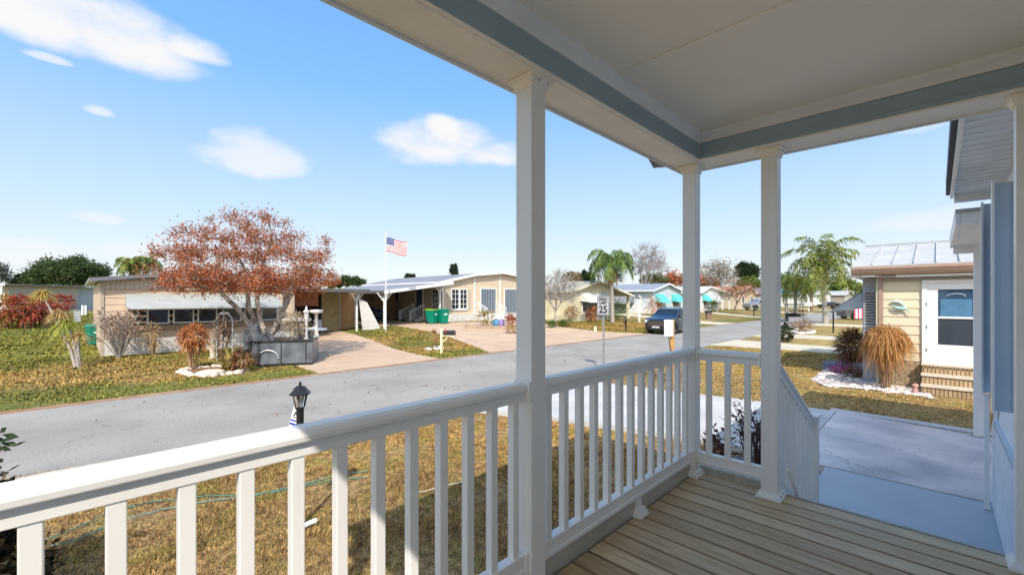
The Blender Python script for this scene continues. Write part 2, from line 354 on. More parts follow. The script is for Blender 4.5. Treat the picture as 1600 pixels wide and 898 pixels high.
def ell_targets(c, r, n, shell=.45, layers=0, zmin=-1):
    c = np.array(c); r = np.array(r); P = []
    while len(P) < n:
        d = rng.normal(0, 1, 3); d /= np.linalg.norm(d)
        if d[2] < zmin: continue
        P.append(c+d*r*(shell+(1-shell)*rng.random()**.6))
    return np.array(P)
def tree_mesh(mb, base, limbs, targets, rtip=.012, pw=.42, rmax=.25, wig=.12, n=5, limb_r=None):
    """limbs: polylines from the base; every target is joined to the nearest branch point; thickness follows the load carried"""
    nodes = [Vector(base)]; par = [-1]
    def grow(frm, to, k):
        i = frm; a = nodes[frm]; d = (to-a); 
        for j in range(1, k+1):
            q = a+d*(j/k)+Vector([random.gauss(0, 1) for _ in range(3)])*(d.length*wig/k if j < k else 0)
            nodes.append(q); par.append(i); i = len(nodes)-1
        return i
    nl0 = 1
    for l in limbs:
        i = min(range(len(nodes)), key=lambda k: (nodes[k]-Vector(l[0])).length) if len(nodes) > 1 else 0
        for p in l[(0 if (nodes[i]-Vector(l[0])).length > .05 else 1):]: i = grow(i, Vector(p), 3)
    NLIMB = len(nodes)
    T = sorted([Vector(t) for t in targets], key=lambda t: (t-nodes[0]).length)
    arr = np.array([list(q) for q in nodes])
    for t in T:
        d = np.linalg.norm(arr-np.array(t), axis=1)+.25*np.maximum(0, arr[:, 2]-t.z)
        i = int(np.argmin(d)); k = max(2, min(5, int((nodes[i]-t).length/.35)+1)); s0 = len(nodes)
        grow(i, t, k); arr = np.vstack([arr, [list(q) for q in nodes[s0:]]])
    cnt = [0]*len(nodes); kids = [0]*len(nodes)
    for i in range(1, len(nodes)): kids[par[i]] += 1
    for i in range(len(nodes)-1, 0, -1):
        if kids[i] == 0: cnt[i] = 1
        cnt[par[i]] += cnt[i]
    R = [min(rmax, rtip*max(1, c)**pw) for c in cnt]
    if limb_r:
        L0 = max((nodes[k]-nodes[0]).length for k in range(NLIMB))
        for k in range(NLIMB): R[k] = max(R[k], limb_r*(1-.8*(nodes[k]-nodes[0]).length/L0))
    for i in range(1, len(nodes)):
        p = par[i]; a, b = nodes[p], nodes[i]
        if (b-a).length < 1e-4: continue
        mb.tube([a, b], [min(R[p], R[i]*1.35), R[i]], n if R[i] > rtip*2 else 3, cap=False)
    return nodes

def make_tree(name, label, base, limbs, tg, bark, leafm=None, nl=40, spread=.25, size=.12, rtip=.012, pw=.42, rmax=.25, group=None, dirn=None, width=.45, cat='tree', twigs=0, limb_r=None):
    base = Vector(base); t = thing(name, label, cat, base, group)
    mb = MB(); nodes = tree_mesh(mb, base, limbs, tg, rtip, pw, rmax, limb_r=limb_r)
    if twigs:
        for p in tg:
            for _ in range(twigs):
                d = Vector(rand_dirs(1, -.3, 1)[0]); c = (Vector(p)-base); c.z *= .3
                d = (d+c.normalized()*.7).normalized(); q = Vector(p)+d*spread*random.uniform(.6, 1.8)
                mb.tube([p, Vector(p).lerp(q, .5)+Vector([random.gauss(0, .04*spread*4) for _ in range(3)]), q], [rtip*.7, rtip*.55, rtip*.3], 3, cap=False)
    mb.build('trunk', bark, t)
    if leafm is not None:
        faces('crown', leaves_at(tg, nl, spread, size, dirn, width), leafm, t)
    return t

def palm_fronds(c, n, L, droop, leaflet=.45, elev=(-.3, 1.1), w=.035, nseg=14, hang=.5):
    out = []; rach = []
    for i in range(n):
        az = 2*math.pi*i*0.381966*1.0+random.uniform(-.2, .2); f = (i+.5)/n
        el = elev[1]+(elev[0]-elev[1])*f; l = L*random.uniform(.85, 1.1)
        d = np.array([math.cos(az)*math.cos(el), math.sin(az)*math.cos(el), math.sin(el)])
        pts = []; p = np.array(c, float); dd = d.copy()
        for k in range(nseg+1):
            pts.append(p.copy()); p = p+dd*l/nseg; dd = dd+np.array([0, 0, -droop/nseg*(1+1.5*k/nseg)]); dd /= np.linalg.norm(dd)
        rach.append(pts)
        side = np.cross(d, [0, 0, 1.]); side /= np.linalg.norm(side)+1e-9
        for k in range(2, nseg+1):
            for q in range(3):
                tt = random.random(); b = pts[k-1]*(1-tt)+pts[k]*tt; fr = k/nseg; ax = pts[k]-pts[k-1]; ax /= np.linalg.norm(ax)
                ll = leaflet*math.sin(math.pi*min(1, .18+.8*fr))**.7*random.uniform(.8, 1.15)
                for s_ in (-1, 1):
                    e = side*s_*random.uniform(.7, 1.1)+ax*.65+np.array([0, 0, random.uniform(-.2, .35)]); e /= np.linalg.norm(e)
                    m = b+e*ll*.5; t = b+e*ll+np.array([0, 0, -ll*hang*random.uniform(.6, 1.4)])
                    out.append([b-ax*w*.3, b+ax*w*.3, m+ax*w*.5, m-ax*w*.5]); out.append([m-ax*w*.5, m+ax*w*.5, t+ax*w*.1, t-ax*w*.1])
    return np.array(out), rach
def make_palm(label, base, h, L, n, droop, leafm, trunkm, lean=(0, 0), r=.14, leaflet=.5, boot=True, group=None, elev=(-.5, 1.2), dead=0, w=.045, name='palm_tree', hang=.5):
    base = Vector(base); t = thing(name, label, 'palm tree', base, group); top = base+Vector((lean[0], lean[1], h))
    mb = MB(); pts = []; rad = []
    for k in range(13):
        f = k/12; pts.append(base.lerp(top, f)+Vector((-lean[0]*.3*math.sin(f*3.14), 0, 0))); rad.append(r*(1.25-.45*f**.5+(.05 if k % 2 else 0)))
    mb.tube(pts, rad, 10); mb.build('trunk', trunkm, t)
    if boot:
        b = MB(); b.tube([top-Vector((0, 0, .25)), top+Vector((0, 0, .1)), top+Vector((0, 0, .6)), top+Vector((0, 0, 1.0))], [r*.9, r*1.7, r*1.3, r*.4], 10)
        b.build('crown_shaft', M('palm_boot', (.26, .20, .12), .8, .3, 8), t)
    c = top+Vector((0, 0, .75 if boot else .1))
    arr, rach = palm_fronds(c, n, L, droop, leaflet, elev, w, hang=hang)
    faces('fronds', arr, leafm, t)
    rb = MB()
    for p in rach: rb.tube(p[::2]+[p[-1]], [.025]*(len(p[::2]))+[.008], 3, cap=False)
    rb.build('frond_stems', M('frond_stem', (.25, .26, .07), .6), t)
    if dead:
        arr, _ = palm_fronds(c-Vector((0, 0, .4)), dead, L*.55, 2.4, leaflet*.7, (-1.2, -.4), w); faces('dead_fronds', arr, leafmat('dead_frond', (.30, .19, .09), (.45, .33, .18)), t)
    return t

# ------------------------------------------------------------ ground, road, drives
def axis(fine, far):
    a = [-900, -500, -300, -200, -140, -100, -70]; 
    x = -50
    while x <= 130: a.append(x); x += .5 if fine[0] <= x < fine[1] else 2
    return a+[160, 220, 300, 450, 700, 1000]
ax = axis((7, 17), 0); ay = axis((14, 60), 0)
vs = [(x, y, gz(x, y)) for y in ay for x in ax]; nx = len(ax)
g = MB(); g.add(vs, [(j*nx+i, j*nx+i+1, (j+1)*nx+i+1, (j+1)*nx+i) for j in range(len(ay)-1) for i in range(nx-1)], True)
struct(g.build('ground', lawnm))
def sheet(name, poly, mat, dz, th=0, step=1.):
    bm = bmesh.new(); f = bm.faces.new([bm.verts.new((p[0], p[1], 0)) for p in poly])
    if f.normal.z < 0: f.normal_flip()
    xs = [p[0] for p in poly]; ys = [p[1] for p in poly]
    for axs, lo, hi in ((0, min(xs), max(xs)), (1, min(ys), max(ys))):
        k = math.ceil(lo/step)*step
        while k < hi and hi-lo < 60:
            co = (k, 0, 0) if axs == 0 else (0, k, 0); no = (1, 0, 0) if axs == 0 else (0, 1, 0)
            bmesh.ops.bisect_plane(bm, geom=bm.verts[:]+bm.edges[:]+bm.faces[:], plane_co=co, plane_no=no); k += step
    if th:
        r = bmesh.ops.extrude_face_region(bm, geom=bm.faces[:]); top = [e for e in r['geom'] if isinstance(e, bmesh.types.BMVert)]
        bot = [v for v in bm.verts if v not in set(top)]
        for v in bot: v.co.z = gz(v.co.x, v.co.y)-.05
        for v in top: v.co.z = gz(v.co.x, v.co.y)+dz
    else:
        for v in bm.verts: v.co.z = gz(v.co.x, v.co.y)+dz
    bmesh.ops.recalc_face_normals(bm, faces=bm.faces)
    me = bpy.data.meshes.new(name); bm.to_mesh(me); bm.free()
    if not th:
        if len(me.polygons) and me.polygons[0].normal.z < 0: me.flip_normals()
    me.materials.append(mat); o = bpy.data.objects.new(name, me); C.objects.link(o); return struct(o)
def wavy(x0, x1, y, a, seed, step=.8):
    r = random.Random(seed); n = int((x1-x0)/step); return [(x0+(x1-x0)*i/n, y+r.uniform(-a, a)) for i in range(n+1)]
near_e = [(x, y-.65*sm((x+4)/9.)) for x, y in wavy(-40, 90, 8.85, .05, 1)]; far_e = wavy(-40, 90, 13.75, .04, 2)
sheet('road', [(-300, 8.85)]+near_e+[(500, 8.2), (500, 13.75)]+far_e[::-1]+[(-300, 13.75)], asph, .012)
sheet('kerb', [(-60, 13.72), (90, 13.72), (90, 13.96), (-60, 13.96)], kerbm, .03, .03, 5)
sheet('driveway', [(10.95, 1.48), (10.54, 4.14), (10.07, 7), (10.0, 8.22), (5.45, 8.3), (5.88, 6.95), (6.5, 5.4), (7.25, 2.8), (7.25, 1.48)], concrete, .10, .1)
sheet('verge', [(-12, 8.62), (-2, 8.62), (2.6, 8.42), (2.6, 8.5), (-2, 8.82), (-12, 8.95)], M('sand_verge', (.42, .36, .28), .9, scale=6, c2=(.6, .54, .44), bump=.5), .016)
sheet('carport_slab', [(7.25, -.6), (10.62, -.6), (10.93, 1.465), (7.25, 1.465)], concrete_s, .10, .1)
sheet('slab_border', [(10.66, -7), (10.9, -7), (11.25, 1.6), (10.98, 1.6)], concrete, .085, .1)
sheet('carport_slab', [(7.25, -7), (10.62, -7), (10.62, -.61), (7.25, -.61)], concrete_s, .10, .1)
sheet('walkway', [(3.3, -.6), (7.235, -.6), (7.235, 1.1), (3.3, 1.1)], bluepaint, .092, .1)
sheet('garden_bed', [(3.6, 1.15), (7.2, 1.15), (7.2, 2.1), (6.0, 2.6), (3.6, 1.9)], M('mulch_pebbles', (.05, .04, .035), .9, scale=40, c2=(.22, .19, .16), bump=.8, bscale=60), .02)
for a, b in ((23.2, 26.2), (30.6, 33.2), (46, 49.5)):
    sheet('driveway', [(a, -9), (b, -9), (b, 5), (b+.5, 8.25), (a-.5, 8.25), (a, 5)], tandrive, .03, .03, 4)
L1 = [G(509, 586.5), G(684, 563), G(640, 553), G(600, 541), G(565, 527), G(553, 522)]
p0 = G(509, 586.5); p1 = G(684, 562)
sheet('driveway', [(p0.x, 13.9), (p1.x, 13.9)]+[(q.x, q.y) for q in [G(684, 560), G(655, 555), G(615, 545), G(580, 531), G(556, 523.5)]]+[(12.6, 33), (8.3, 33), (8.3, 24), (p0.x, 16)], pinkdrive, .022, .02)
sheet('driveway', [(G(765, 551.5).x, 13.9), (27.5, 13.9), (26, 17), (25.5, 20), (26, 24.5), (18, 26.3), (18, 33), (13.9, 33), (14, 27)]+[(q.x, q.y) for q in [G(614, 509), G(645, 513.5), G(680, 520), G(712, 530), G(738, 540), G(752, 546)]], pinkdrive, .022, .02)
for u0, u1 in ((41.5, 45), (60, 63), (80, 84), (104, 108), (130, 134)):
    sheet('driveway', [(u0-.4, 13.9), (u1+.4, 13.9), (u1, 17), (u1, 26), (u0, 26), (u0, 17)], tandrive, .022, .02, 2)

# grass ------------------------------------------------------------
def in_poly(P, poly):
    x, y = P[:, 0], P[:, 1]; ins = np.zeros(len(P), bool); n = len(poly)
    for i in range(n):
        x0, y0 = poly[i]; x1, y1 = poly[(i+1) % n]
        c = ((y0 > y) != (y1 > y)) & (x < (x1-x0)*(y-y0)/((y1-y0) if y1 != y0 else 1e-9)+x0); ins ^= c
    return ins
def grass(name, u0, u1, v0, v1, n, h, excl, label, w=.004):
    P = np.stack([u0+(u1-u0)*rng.random(n), v0+(v1-v0)*rng.random(n)], 1)
    D = P[:, 0]*CU+P[:, 1]*SU; X = P[:, 0]*SU-P[:, 1]*CU; k = (D > 1) & (np.abs(X/np.maximum(D, .1)) < 1.35)
    for e in excl: k &= ~in_poly(P, e)
    P = P[k]; n = len(P); z = np.array([gz(a, b) for a, b in P])
    patch = .55+.45*np.sin(P[:, 0]*2.3+np.sin(P[:, 1]*3.1)*1.3)*np.sin(P[:, 1]*2.7+np.cos(P[:, 0]*1.9))
    r = np.column_stack([P, z]); a = rng.random(n)*2*np.pi; lean = rng.random(n)*1.1; hh = h*(.35+.8*rng.random(n))*patch
    tip = r+np.stack([np.cos(a)*np.sin(lean)*hh, np.sin(a)*np.sin(lean)*hh, np.cos(lean)*hh], 1)
    b = rng.random(n)*2*np.pi; ww = w*(1+np.maximum(0, (P[:, 0]*CU+P[:, 1]*SU)-4)*.18); s = np.stack([np.cos(b)*ww, np.sin(b)*ww, 0*b], 1)
    o = faces(name, np.stack([r-s, r+s, tip], 1), blademat); o.visible_shadow = True
    tag(o, label, 'grass', None, 'stuff')
drv = [(10.95, -1), (10.54, 4.14), (10.07, 7), (10.0, 8.4), (5.4, 8.4), (5.88, 6.95), (6.5, 5.4), (7.25, 2.8), (7.25, -1)]
porch = [(-9, -1), (7.3, -1), (7.3, 1.2), (3.4, 1.5), (-9, 1.5)]
bed = [(3.6, 1.1), (7.25, 1.1), (7.25, 2.2), (6.0, 2.65), (3.6, 1.9)]
grass('grass', -4, 7.5, 1.5, 8.8, 420000, .075, [drv, porch, bed, [(0, 8.6), (3, 8.35), (6, 8.2), (8, 8.2), (8, 9), (0, 9)]], 'dry straw coloured lawn grass between porch and street')
bedpx = [(1266, 594), (1290, 577), (1320, 569), (1347, 571), (1400, 596), (1440, 610), (1465, 625), (1400, 613), (1330, 607), (1290, 604)]
rockbed = [tuple(G(*p).xy) for p in bedpx]
grass('grass', 10.3, 23, -2, 8.2, 90000, .05, [drv, [(10.5, -9), (11.0, -9), (11.3, 1.7), (10.9, 1.7)], rockbed, [(14.9, -3), (22, -3), (22, 1.6), (14.9, 1.6)]], 'sunny yellow brown lawn before the neighbouring yellow home', .007)
grass('grass', -32, 8, 26, 62, 120000, .13, [(.7, 24.4), (8.3, 24.4), (8.3, 40), (.7, 40)] and [[(.7, 24.4), (8.3, 24.4), (8.3, 40), (.7, 40)]], 'bright green grass of the back lawns on the left', .016)
isl = [tuple(G(*q).xy) for q in [(684, 559), (655, 554), (615, 544), (580, 531), (556, 523.5)]]
ldr = [(p0.x, 13.5), (p1.x, 13.5)]+isl+[(12.6, 33), (8.3, 33), (8.3, 24), (p0.x, 16)]
mdr = [(G(765, 551.5).x, 13.5), (27.5, 13.5), (26, 17), (25.5, 20), (26, 24.5), (18, 26.3), (18, 33), (13.9, 33), (14, 27)]+[tuple(G(*q).xy) for q in [(614, 509), (645, 513.5), (680, 520), (712, 530), (738, 540), (752, 546)]]
grass('grass', -14, 36, 13.98, 26, 170000, .09, [ldr, mdr, [(.7, 24.4), (8.3, 24.4), (8.3, 40), (.7, 40)]], 'green and brown lawn grass along the far side of the street', .012)

# ------------------------------------------------------------ the porch
DZ = 1.05
pd = thing('porch_deck', 'weathered timber porch deck of long boards with steps at its open end', 'deck', (0, 0, DZ))
arr = []; tint = []
u = -1.6; k = 0
dk = MB()
me_tints = []
while u < 3.40:
    w = .128; g0 = random.uniform(0, .004)
    x0, x1 = u, min(u+w, 3.43); y0, y1 = -.5, 1.332
    n = 12
    for j in range(n):
        ya = y0+(y1-y0)*j/n; yb = y0+(y1-y0)*(j+1)/n
        vsx = [(x0, ya, DZ-.03), (x1, ya, DZ-.03), (x1, ya, DZ-.006), (x1-.0045, ya, DZ), (x0+.0045, ya, DZ), (x0, ya, DZ-.006)]
        dk.mi = 0; dk.add(vsx+[(a, yb, c) for a, b, c in vsx], [(0, 1, 7, 6), (3, 4, 10, 9)])
        dk.mi = 1; dk.add(vsx+[(a, yb, c) for a, b, c in vsx], [(1, 2, 8, 7), (2, 3, 9, 8), (4, 5, 11, 10), (5, 0, 6, 11)])
        me_tints += [None]*6
    r = random.random(); me_tints = [r if t is None else t for t in me_tints]
    u += w+.006+g0
o = dk.build('decking', [deckm, M('board_edge', (.27, .18, .10), .8, .4, 9, stretch=(1, .3, 1))], pd); a = o.data.attributes.new('tint', 'FLOAT', 'FACE'); a.data.foreach_set('value', me_tints)
rim = M('rim_board', (.40, .36, .29), .7, scale=8, c2=(.55, .51, .43), stretch=(.2, 3, 1))
MB().box(-1.6, 3.44, 1.345, 1.385, DZ-.25, DZ+.085).build('toe_board', rim, pd)
MB().box(3.395, 3.44, .87, 1.343, DZ-.25, DZ+.06).build('toe_board', rim, pd)
MB().box(3.445, 3.47, -.5, .86, DZ-.2, DZ-.005).build('rim_board', rim, pd)
sub = MB()
for x in (-1, 0.5, 2, 3.3): 
    for y in (-.3, 1.2): sub.box(x-.05, x+.05, y-.05, y+.05, 0, DZ-.25)
for y in (-.4, .4, 1.2): sub.box(-1.6, 3.38, y-.02, y+.02, DZ-.25, DZ-.032)
sub.box(-1.58, 3.38, -.48, 1.33, DZ-.27, DZ-.255); sub.build('joists', M('dark_joists', (.12, .08, .05), .9), pd)
st = MB()
for i in range(4):
    z = DZ-.19*(i+1); x = 3.475+.27*i
    st.box(x, x+.29, -.25, .72, z-.035, z)
    st.box(x+.27, x+.29, -.25, .72, z-.19, z-.036)
for y in (-.28, .74): st.hexa([(3.475, y, DZ-.45), (4.6, y, .09), (4.6, y+.035, .09), (3.475, y+.035, DZ-.45), (3.475, y, DZ-.02), (4.6, y, .26), (4.6, y+.035, .26), (3.475, y+.035, DZ-.02)])
st.build('steps', rim, pd)

BB = DZ+2.36                      # underside of the porch beams
def post(x, y, label):
    t = thing('porch_post', label, 'post', (x, y, DZ), 'white square porch posts')
    MB().box(x-.049, x+.049, y-.049, y+.049, DZ, BB-.001).build('shaft', vinyl, t, bevel=.004)
    b = MB()
    def ring(r0, r1, z0, z1): b.hexa([(x-r0, y-r0, z0), (x+r0, y-r0, z0), (x+r0, y+r0, z0), (x-r0, y+r0, z0), (x-r1, y-r1, z1), (x+r1, y-r1, z1), (x+r1, y+r1, z1), (x-r1, y+r1, z1)])
    ring(.076, .076, DZ+.001, DZ+.018); ring(.074, .056, DZ+.018, DZ+.045); b.build('base_skirt', vinyl, t, bevel=.002)
    for zz in (DZ+.03, BB-.03):
        for q in (-.03, .03): MB().lathe((x+q, y-.0785 if zz > 2 else y-.067, zz), [(.004, -.004), (.004, .004)], 6).build('screw_head', greym, t)
    b = MB(); ring(.056, .056, BB-.055, BB-.04); ring(.056, .072, BB-.04, BB-.018); ring(.078, .078, BB-.018, BB-.002); b.build('capital', cream_paint, t, bevel=.002)
    return t
post(1.49, 1.35, 'nearest white square porch post, between the two long railings')
post(3.33, 1.35, 'white square porch post at the outer corner of the porch')
post(3.33, .81, 'white square porch post at the head of the stair handrail')
post(3.33, -.325, 'white square porch post against the home wall beside the steps')
post(-.55, 1.35, 'white square porch post behind the left end of the railing')

PROF = [(-.022, .885), (.022, .885), (.022, .925), (.040, .932), (.042, .948), (.036, .962), (.024, .970), (-.024, .970), (-.036, .962), (-.042, .948), (-.040, .932), (-.022, .925)]
BPROF = [(-.024, .105), (.024, .105), (.026, .115), (.026, .128), (.021, .133), (.021, .175), (.024, .18), (.024, .192), (-.024, .192), (-.024, .18), (-.021, .175), (-.021, .133), (-.026, .128), (-.026, .115)]
def rail(label, a, b, n, first=None, step=None):
    """straight railing from a to b (x, y)"""
    a = Vector((a[0], a[1], 0)); b = Vector((b[0], b[1], 0)); d = (b-a).normalized(); s = Vector((-d.y, d.x, 0))
    t = thing('porch_railing', label, 'railing', (a.x, a.y, DZ), 'white vinyl porch railings')
    for nm, pr in (('top_rail', PROF), ('bottom_rail', BPROF)):
        m = MB(); m.prism([a+s*p+Vector((0, 0, DZ+z)) for p, z in pr], b-a); m.build(nm, vinyl, t, bevel=.003)
        for q, sg in ((a, 1), (b, -1)):
            m = MB(); zc = sum(z for _, z in pr)/len(pr); z0 = min(z for _, z in pr)-.006; z1 = max(z for _, z in pr)+.005; w = max(p for p, _ in pr)+.006
            m.prism([q+s*p+Vector((0, 0, DZ+z)) for p, z in ((-w, z0), (w, z0), (w, z1), (-w, z1))], d*sg*.014); m.build('rail_bracket', vinyl, t, bevel=.002)
    L = (b-a).length; first = first if first is not None else L/(n+1); step = step or L/(n+1)
    for i in range(n):
        c = a+d*(first+step*i)
        m = MB(); m.box(c.x-.0185, c.x+.0185, c.y-.0185, c.y+.0185, DZ+.19, DZ+.887); m.build('baluster', vinyl, t, bevel=.003)
    return t
rail('long white railing on the left with a sunlit top rail, nearest the camera', (-.5, 1.35), (1.44, 1.35), 15, first=-.0665+.5-.131*3, step=.131)
rail('shaded white railing running between the near post and the corner post', (1.54, 1.35), (3.28, 1.35), 13, first=.065, step=.134)
rail('short white three baluster railing between corner post and stair post', (3.33, .86), (3.33, 1.30), 3, first=.095, step=.1315)
ft = MB(); ft.hexa([(2.42, 1.29, DZ+.001), (2.54, 1.29, DZ+.001), (2.54, 1.41, DZ+.001), (2.42, 1.41, DZ+.001), (2.45, 1.31, DZ+.05), (2.51, 1.31, DZ+.05), (2.51, 1.39, DZ+.05), (2.45, 1.39, DZ+.05)])
ft.box(2.455, 2.505, 1.328, 1.372, DZ+.05, DZ+.105)
tag(ft.build('rail_foot', vinyl), 'small flared white foot block under the bottom rail', 'rail foot')
ft = bpy.context.scene.objects['rail_foot']
# stair railing
sr = thing('stair_railing', 'white sloping handrail with balusters going down beside the porch steps', 'railing', (3.38, .81, DZ))
A = Vector((3.38, .81, DZ)); B = Vector((4.62, .81, DZ-.66)); dd = B-A
def sl(x): return dd.z/dd.x*(x-3.38)
m = MB(); m.prism([A+Vector((0, p, z-.03)) for p, z in PROF], dd); m.build('handrail', vinyl, sr, bevel=.003)
m = MB(); m.prism([A+Vector((0, p, z-.06)) for p, z in BPROF], dd); m.build('bottom_rail', vinyl, sr, bevel=.003)
for i in range(10):
    x = 3.47+.118*i; m = MB(); m.box(x-.0185, x+.0185, .7915, .8285, DZ+sl(x)+.13, DZ+sl(x)+.86); m.build('baluster', vinyl, sr)
m = MB(); m.box(4.62, 4.72, .76, .86, .1, DZ+.29); m.box(4.605, 4.735, .745, .875, DZ+.29, DZ+.31); m.box(4.6, 4.74, .74, .88, .1, .13); m.build('newel_post', vinyl, sr, bevel=.004)
m = MB(); m.bar((3.40, .72, DZ+.19), (3.52, .70, DZ+.01), .022); m.bar((3.52, .70, DZ+.012), (3.62, .70, DZ-.15), .022); m.build('side_brace', vinyl, sr)
MB().box(3.3815, 3.392, .78, .84, DZ+.66, DZ+.93).build('rail_bracket', vinyl_d, sr)

pr = thing('porch_roof', 'flat beige porch ceiling framed by beams with blue grey inner faces', 'porch roof', (1.4, .5, BB))
U0 = -.7; CZ = BB+.19
m = MB(); m.box(U0, 3.20, 1.24, 1.46, BB, BB+.03); m.box(3.203, 3.45, -.45, 1.46, BB, BB+.03); m.build('beam_soffit', cream_paint, pr)
m = MB(); m.box(U0, 3.45, 1.462, 1.475, BB-.012, BB+.3); m.box(3.452, 3.465, -.45, 1.475, BB-.012, BB+.3); m.build('beam_face', white_p, pr)
m = MB(); m.box(U0, 3.2, 1.262, 1.29, BB-.004, BB+.012); m.box(3.2, 3.228, -.45, 1.262, BB-.004, BB+.012); m.build('soffit_bead', cream_paint, pr)
m = MB(); m.box(U0, 3.216, 1.243, 1.255, BB+.031, BB+.115); m.box(3.203, 3.215, -.45, 1.242, BB+.031, BB+.115); m.box(U0, 3.2, 1.236, 1.25, BB+.006, BB+.03); m.box(3.19, 3.2, -.45, 1.24, BB+.006, BB+.03)
m.build('beam_inner_face', slate_blue, pr)
crown = [(0, .118), (-.014, .122), (-.018, .135), (-.03, .15), (-.046, .166), (-.05, .18), (-.05, .189), (.0, .189)]
m = MB(); m.prism([(U0, 1.255+a, BB+b) for a, b in crown], (3.215-U0, 0, 0)); m.prism([(3.215+a, -.45, BB+b) for a, b in crown], (0, 1.70, 0)); m.build('crown_moulding', white_p, pr)
m = MB(); m.box(U0, 3.45, -.515, 1.455, CZ, CZ+.05); m.build('ceiling', ceil_m, pr)
m = MB(); m.box(2.025, 2.055, -.45, 1.2, CZ-.006, CZ-.001); m.box(.0, .03, -.45, 1.2, CZ-.006, CZ-.001); m.build('ceiling_seam', cream_paint, pr)
m = MB(); m.box(3.198, 3.21, 1.238, 1.252, BB+.004, BB+.118); m.build('corner_joint', white_d, pr)
m = MB(); m.hexa([(U0, -.5, CZ+.06), (3.7, -.5, CZ+.06), (3.7, 1.72, CZ+.02), (U0, 1.72, CZ+.02), (U0, -.5, CZ+.24), (3.7, -.5, CZ+.24), (3.7, 1.72, CZ+.08), (U0, 1.72, CZ+.08)]); m.build('roof_deck', roofgrey, pr)
m = MB(); ez = E+1.10
m.prism([(3.0, 1.50, E+1.36), (3.43, 1.50, ez), (3.68, 1.50, ez+.06), (3.68, 1.50, E+1.36)], (0, .21, 0)); m.build('eave_return', M('eave_grey', (.30, .29, .27), .7), pr)

# ------------------------------------------------------------ our home
hm = thing('mobile_home', 'white sided home carrying the porch, its wall running away at the right edge', 'house', (3, -3, 0))
sid = M('white_lap_siding', (.76, .79, .82), .45, .04, 2)
def lap(mb, fr, a0, a1, z0, z1, h=.2, t=.018):
    o, e, n = [Vector(q) for q in fr]; z = z0
    while z < z1-.01:
        zt = min(z+h, z1)
        P = lambda a, d, zz: o+e*a+n*d+Vector((0, 0, zz))
        mb.add([P(a0, t, z), P(a1, t, z), P(a1, .002, zt), P(a0, .002, zt), P(a0, .002, z), P(a1, .002, z)], [(0, 1, 2, 3), (4, 5, 1, 0)]); z = zt
WF = ((0, -.5, 0), (1, 0, 0), (0, 1, 0))
m = MB(); m.box(3.36, 7.4, -7, -.502, .7, 4.2); m.box(-9, 3.355, -7, -.52, .7, 3.8); m.box(-9, 3.355, -.519, -.502, .7, 3.595)
lap(m, WF, 3.4, 7.4, 1.0, 3.62, .2); m.build('wall', sid, hm)
m = MB(); lap(m, ((0, -.44, 0), (1, 0, 0), (0, 1, 0)), 3.4, 7.3, .1, 1.02, .13, .012); m.box(3.4, 7.3, -.5, -.442, .1, 1.02); m.build('skirting', M('white_skirting', (.74, .74, .76), .5, scale=6, c2=(.62, .62, .64)), hm)
m = MB(); m.ob(WF, 7.3, 7.42, .1, 3.62, .02, .045); m.build('corner_trim', vinyl, hm)
# eave with ribbed soffit
m = MB(); z = E+1.25
for i in range(22):
    x = 3.55+i*.178; m.prism([(x, -.5, z), (x+.165, -.5, z), (x+.171, -.5, z-.008), (x+.178, -.5, z), (x+.178, -.5, z+.02), (x, -.5, z+.02)], (0, .36, 0))
m.build('soffit', vinyl_d, hm)
m = MB(); m.box(3.5, 7.55, -.135, -.105, z-.03, z+.16); m.build('fascia', vinyl, hm)
m = MB(); m.box(3.5, 7.58, -.104, -.07, z+.02, z+.17); m.build('drip_edge', M('dark_shingle_edge', (.05, .055, .07), .7), hm)
m = MB(); m.box(7.47, 7.545, -.5, -.14, z-.09, z-.002); m.build('eave_return', vinyl, hm)
m = MB(); m.hexa([(3.5, -3.6, z+1.0), (7.6, -3.6, z+1.0), (7.6, -.07, z+.16), (3.5, -.07, z+.16), (3.5, -3.6, z+1.08), (7.6, -3.6, z+1.08), (7.6, -.07, z+.2), (3.5, -.07, z+.2)])
m.hexa([(3.5, -7.3, z+.16), (7.6, -7.3, z+.16), (7.6, -3.6, z+1.0), (3.5, -3.6, z+1.0), (3.5, -7.3, z+.2), (7.6, -7.3, z+.2), (7.6, -3.6, z+1.08), (3.5, -3.6, z+1.08)]); m.build('roof', roofgrey, hm)
m = MB(); m.prism([(7.38, -6.9, z), (7.38, -.5, z), (7.38, -3.6, z+.95)], (.02, 0, 0)); m.build('gable', sid, hm)
m = MB(); m.box(-9, 3.49, -7.3, -.522, 3.81, 3.85); m.build('rear_roof', roofgrey, hm)
shm = M('blue_grey_shutter', (.46, .54, .62), .45, .05, 2)
def stack(x, d0, d1, z0, z1, lab, n=3):
    t = MB(); w = (d1-d0)/n
    for i in range(n): t.prism([(x+(.0 if i % 2 else .012), -.5+d0+w*i, z0), (x+(.012 if i % 2 else .0), -.5+d0+w*(i+1), z0), (x+.05, -.5+d0+w*(i+1), z0), (x+.05, -.5+d0+w*i, z0)], (0, 0, z1-z0))
    o = t.build('storm_shutter', shm, hm); o['label'] = lab
    f = MB(); f.box(x-.012, x+.06, -.5+d1, -.5+d1+.018, z0-.02, z1+.02); f.box(x-.008, x+.055, -.5+d0-.03, -.5+d0-.002, z0-.02, z1+.01); f.build('edge_rail', vinyl, o)
stack(5.85, .0, .135, 1.38, 3.44, 'near folded blue grey storm shutter'); stack(6.9, .03, .15, 1.38, 3.42, 'far folded blue grey storm shutter')
m = MB(); m.ob(WF, 5.95, 6.85, 1.5, 3.3, .02, .03); m.build('window_pane', glassb, hm)
m = MB(); m.ob(WF, 6.98, 7.02, .1, 1.35, .1, .14); m.build('downspout', vinyl, hm)

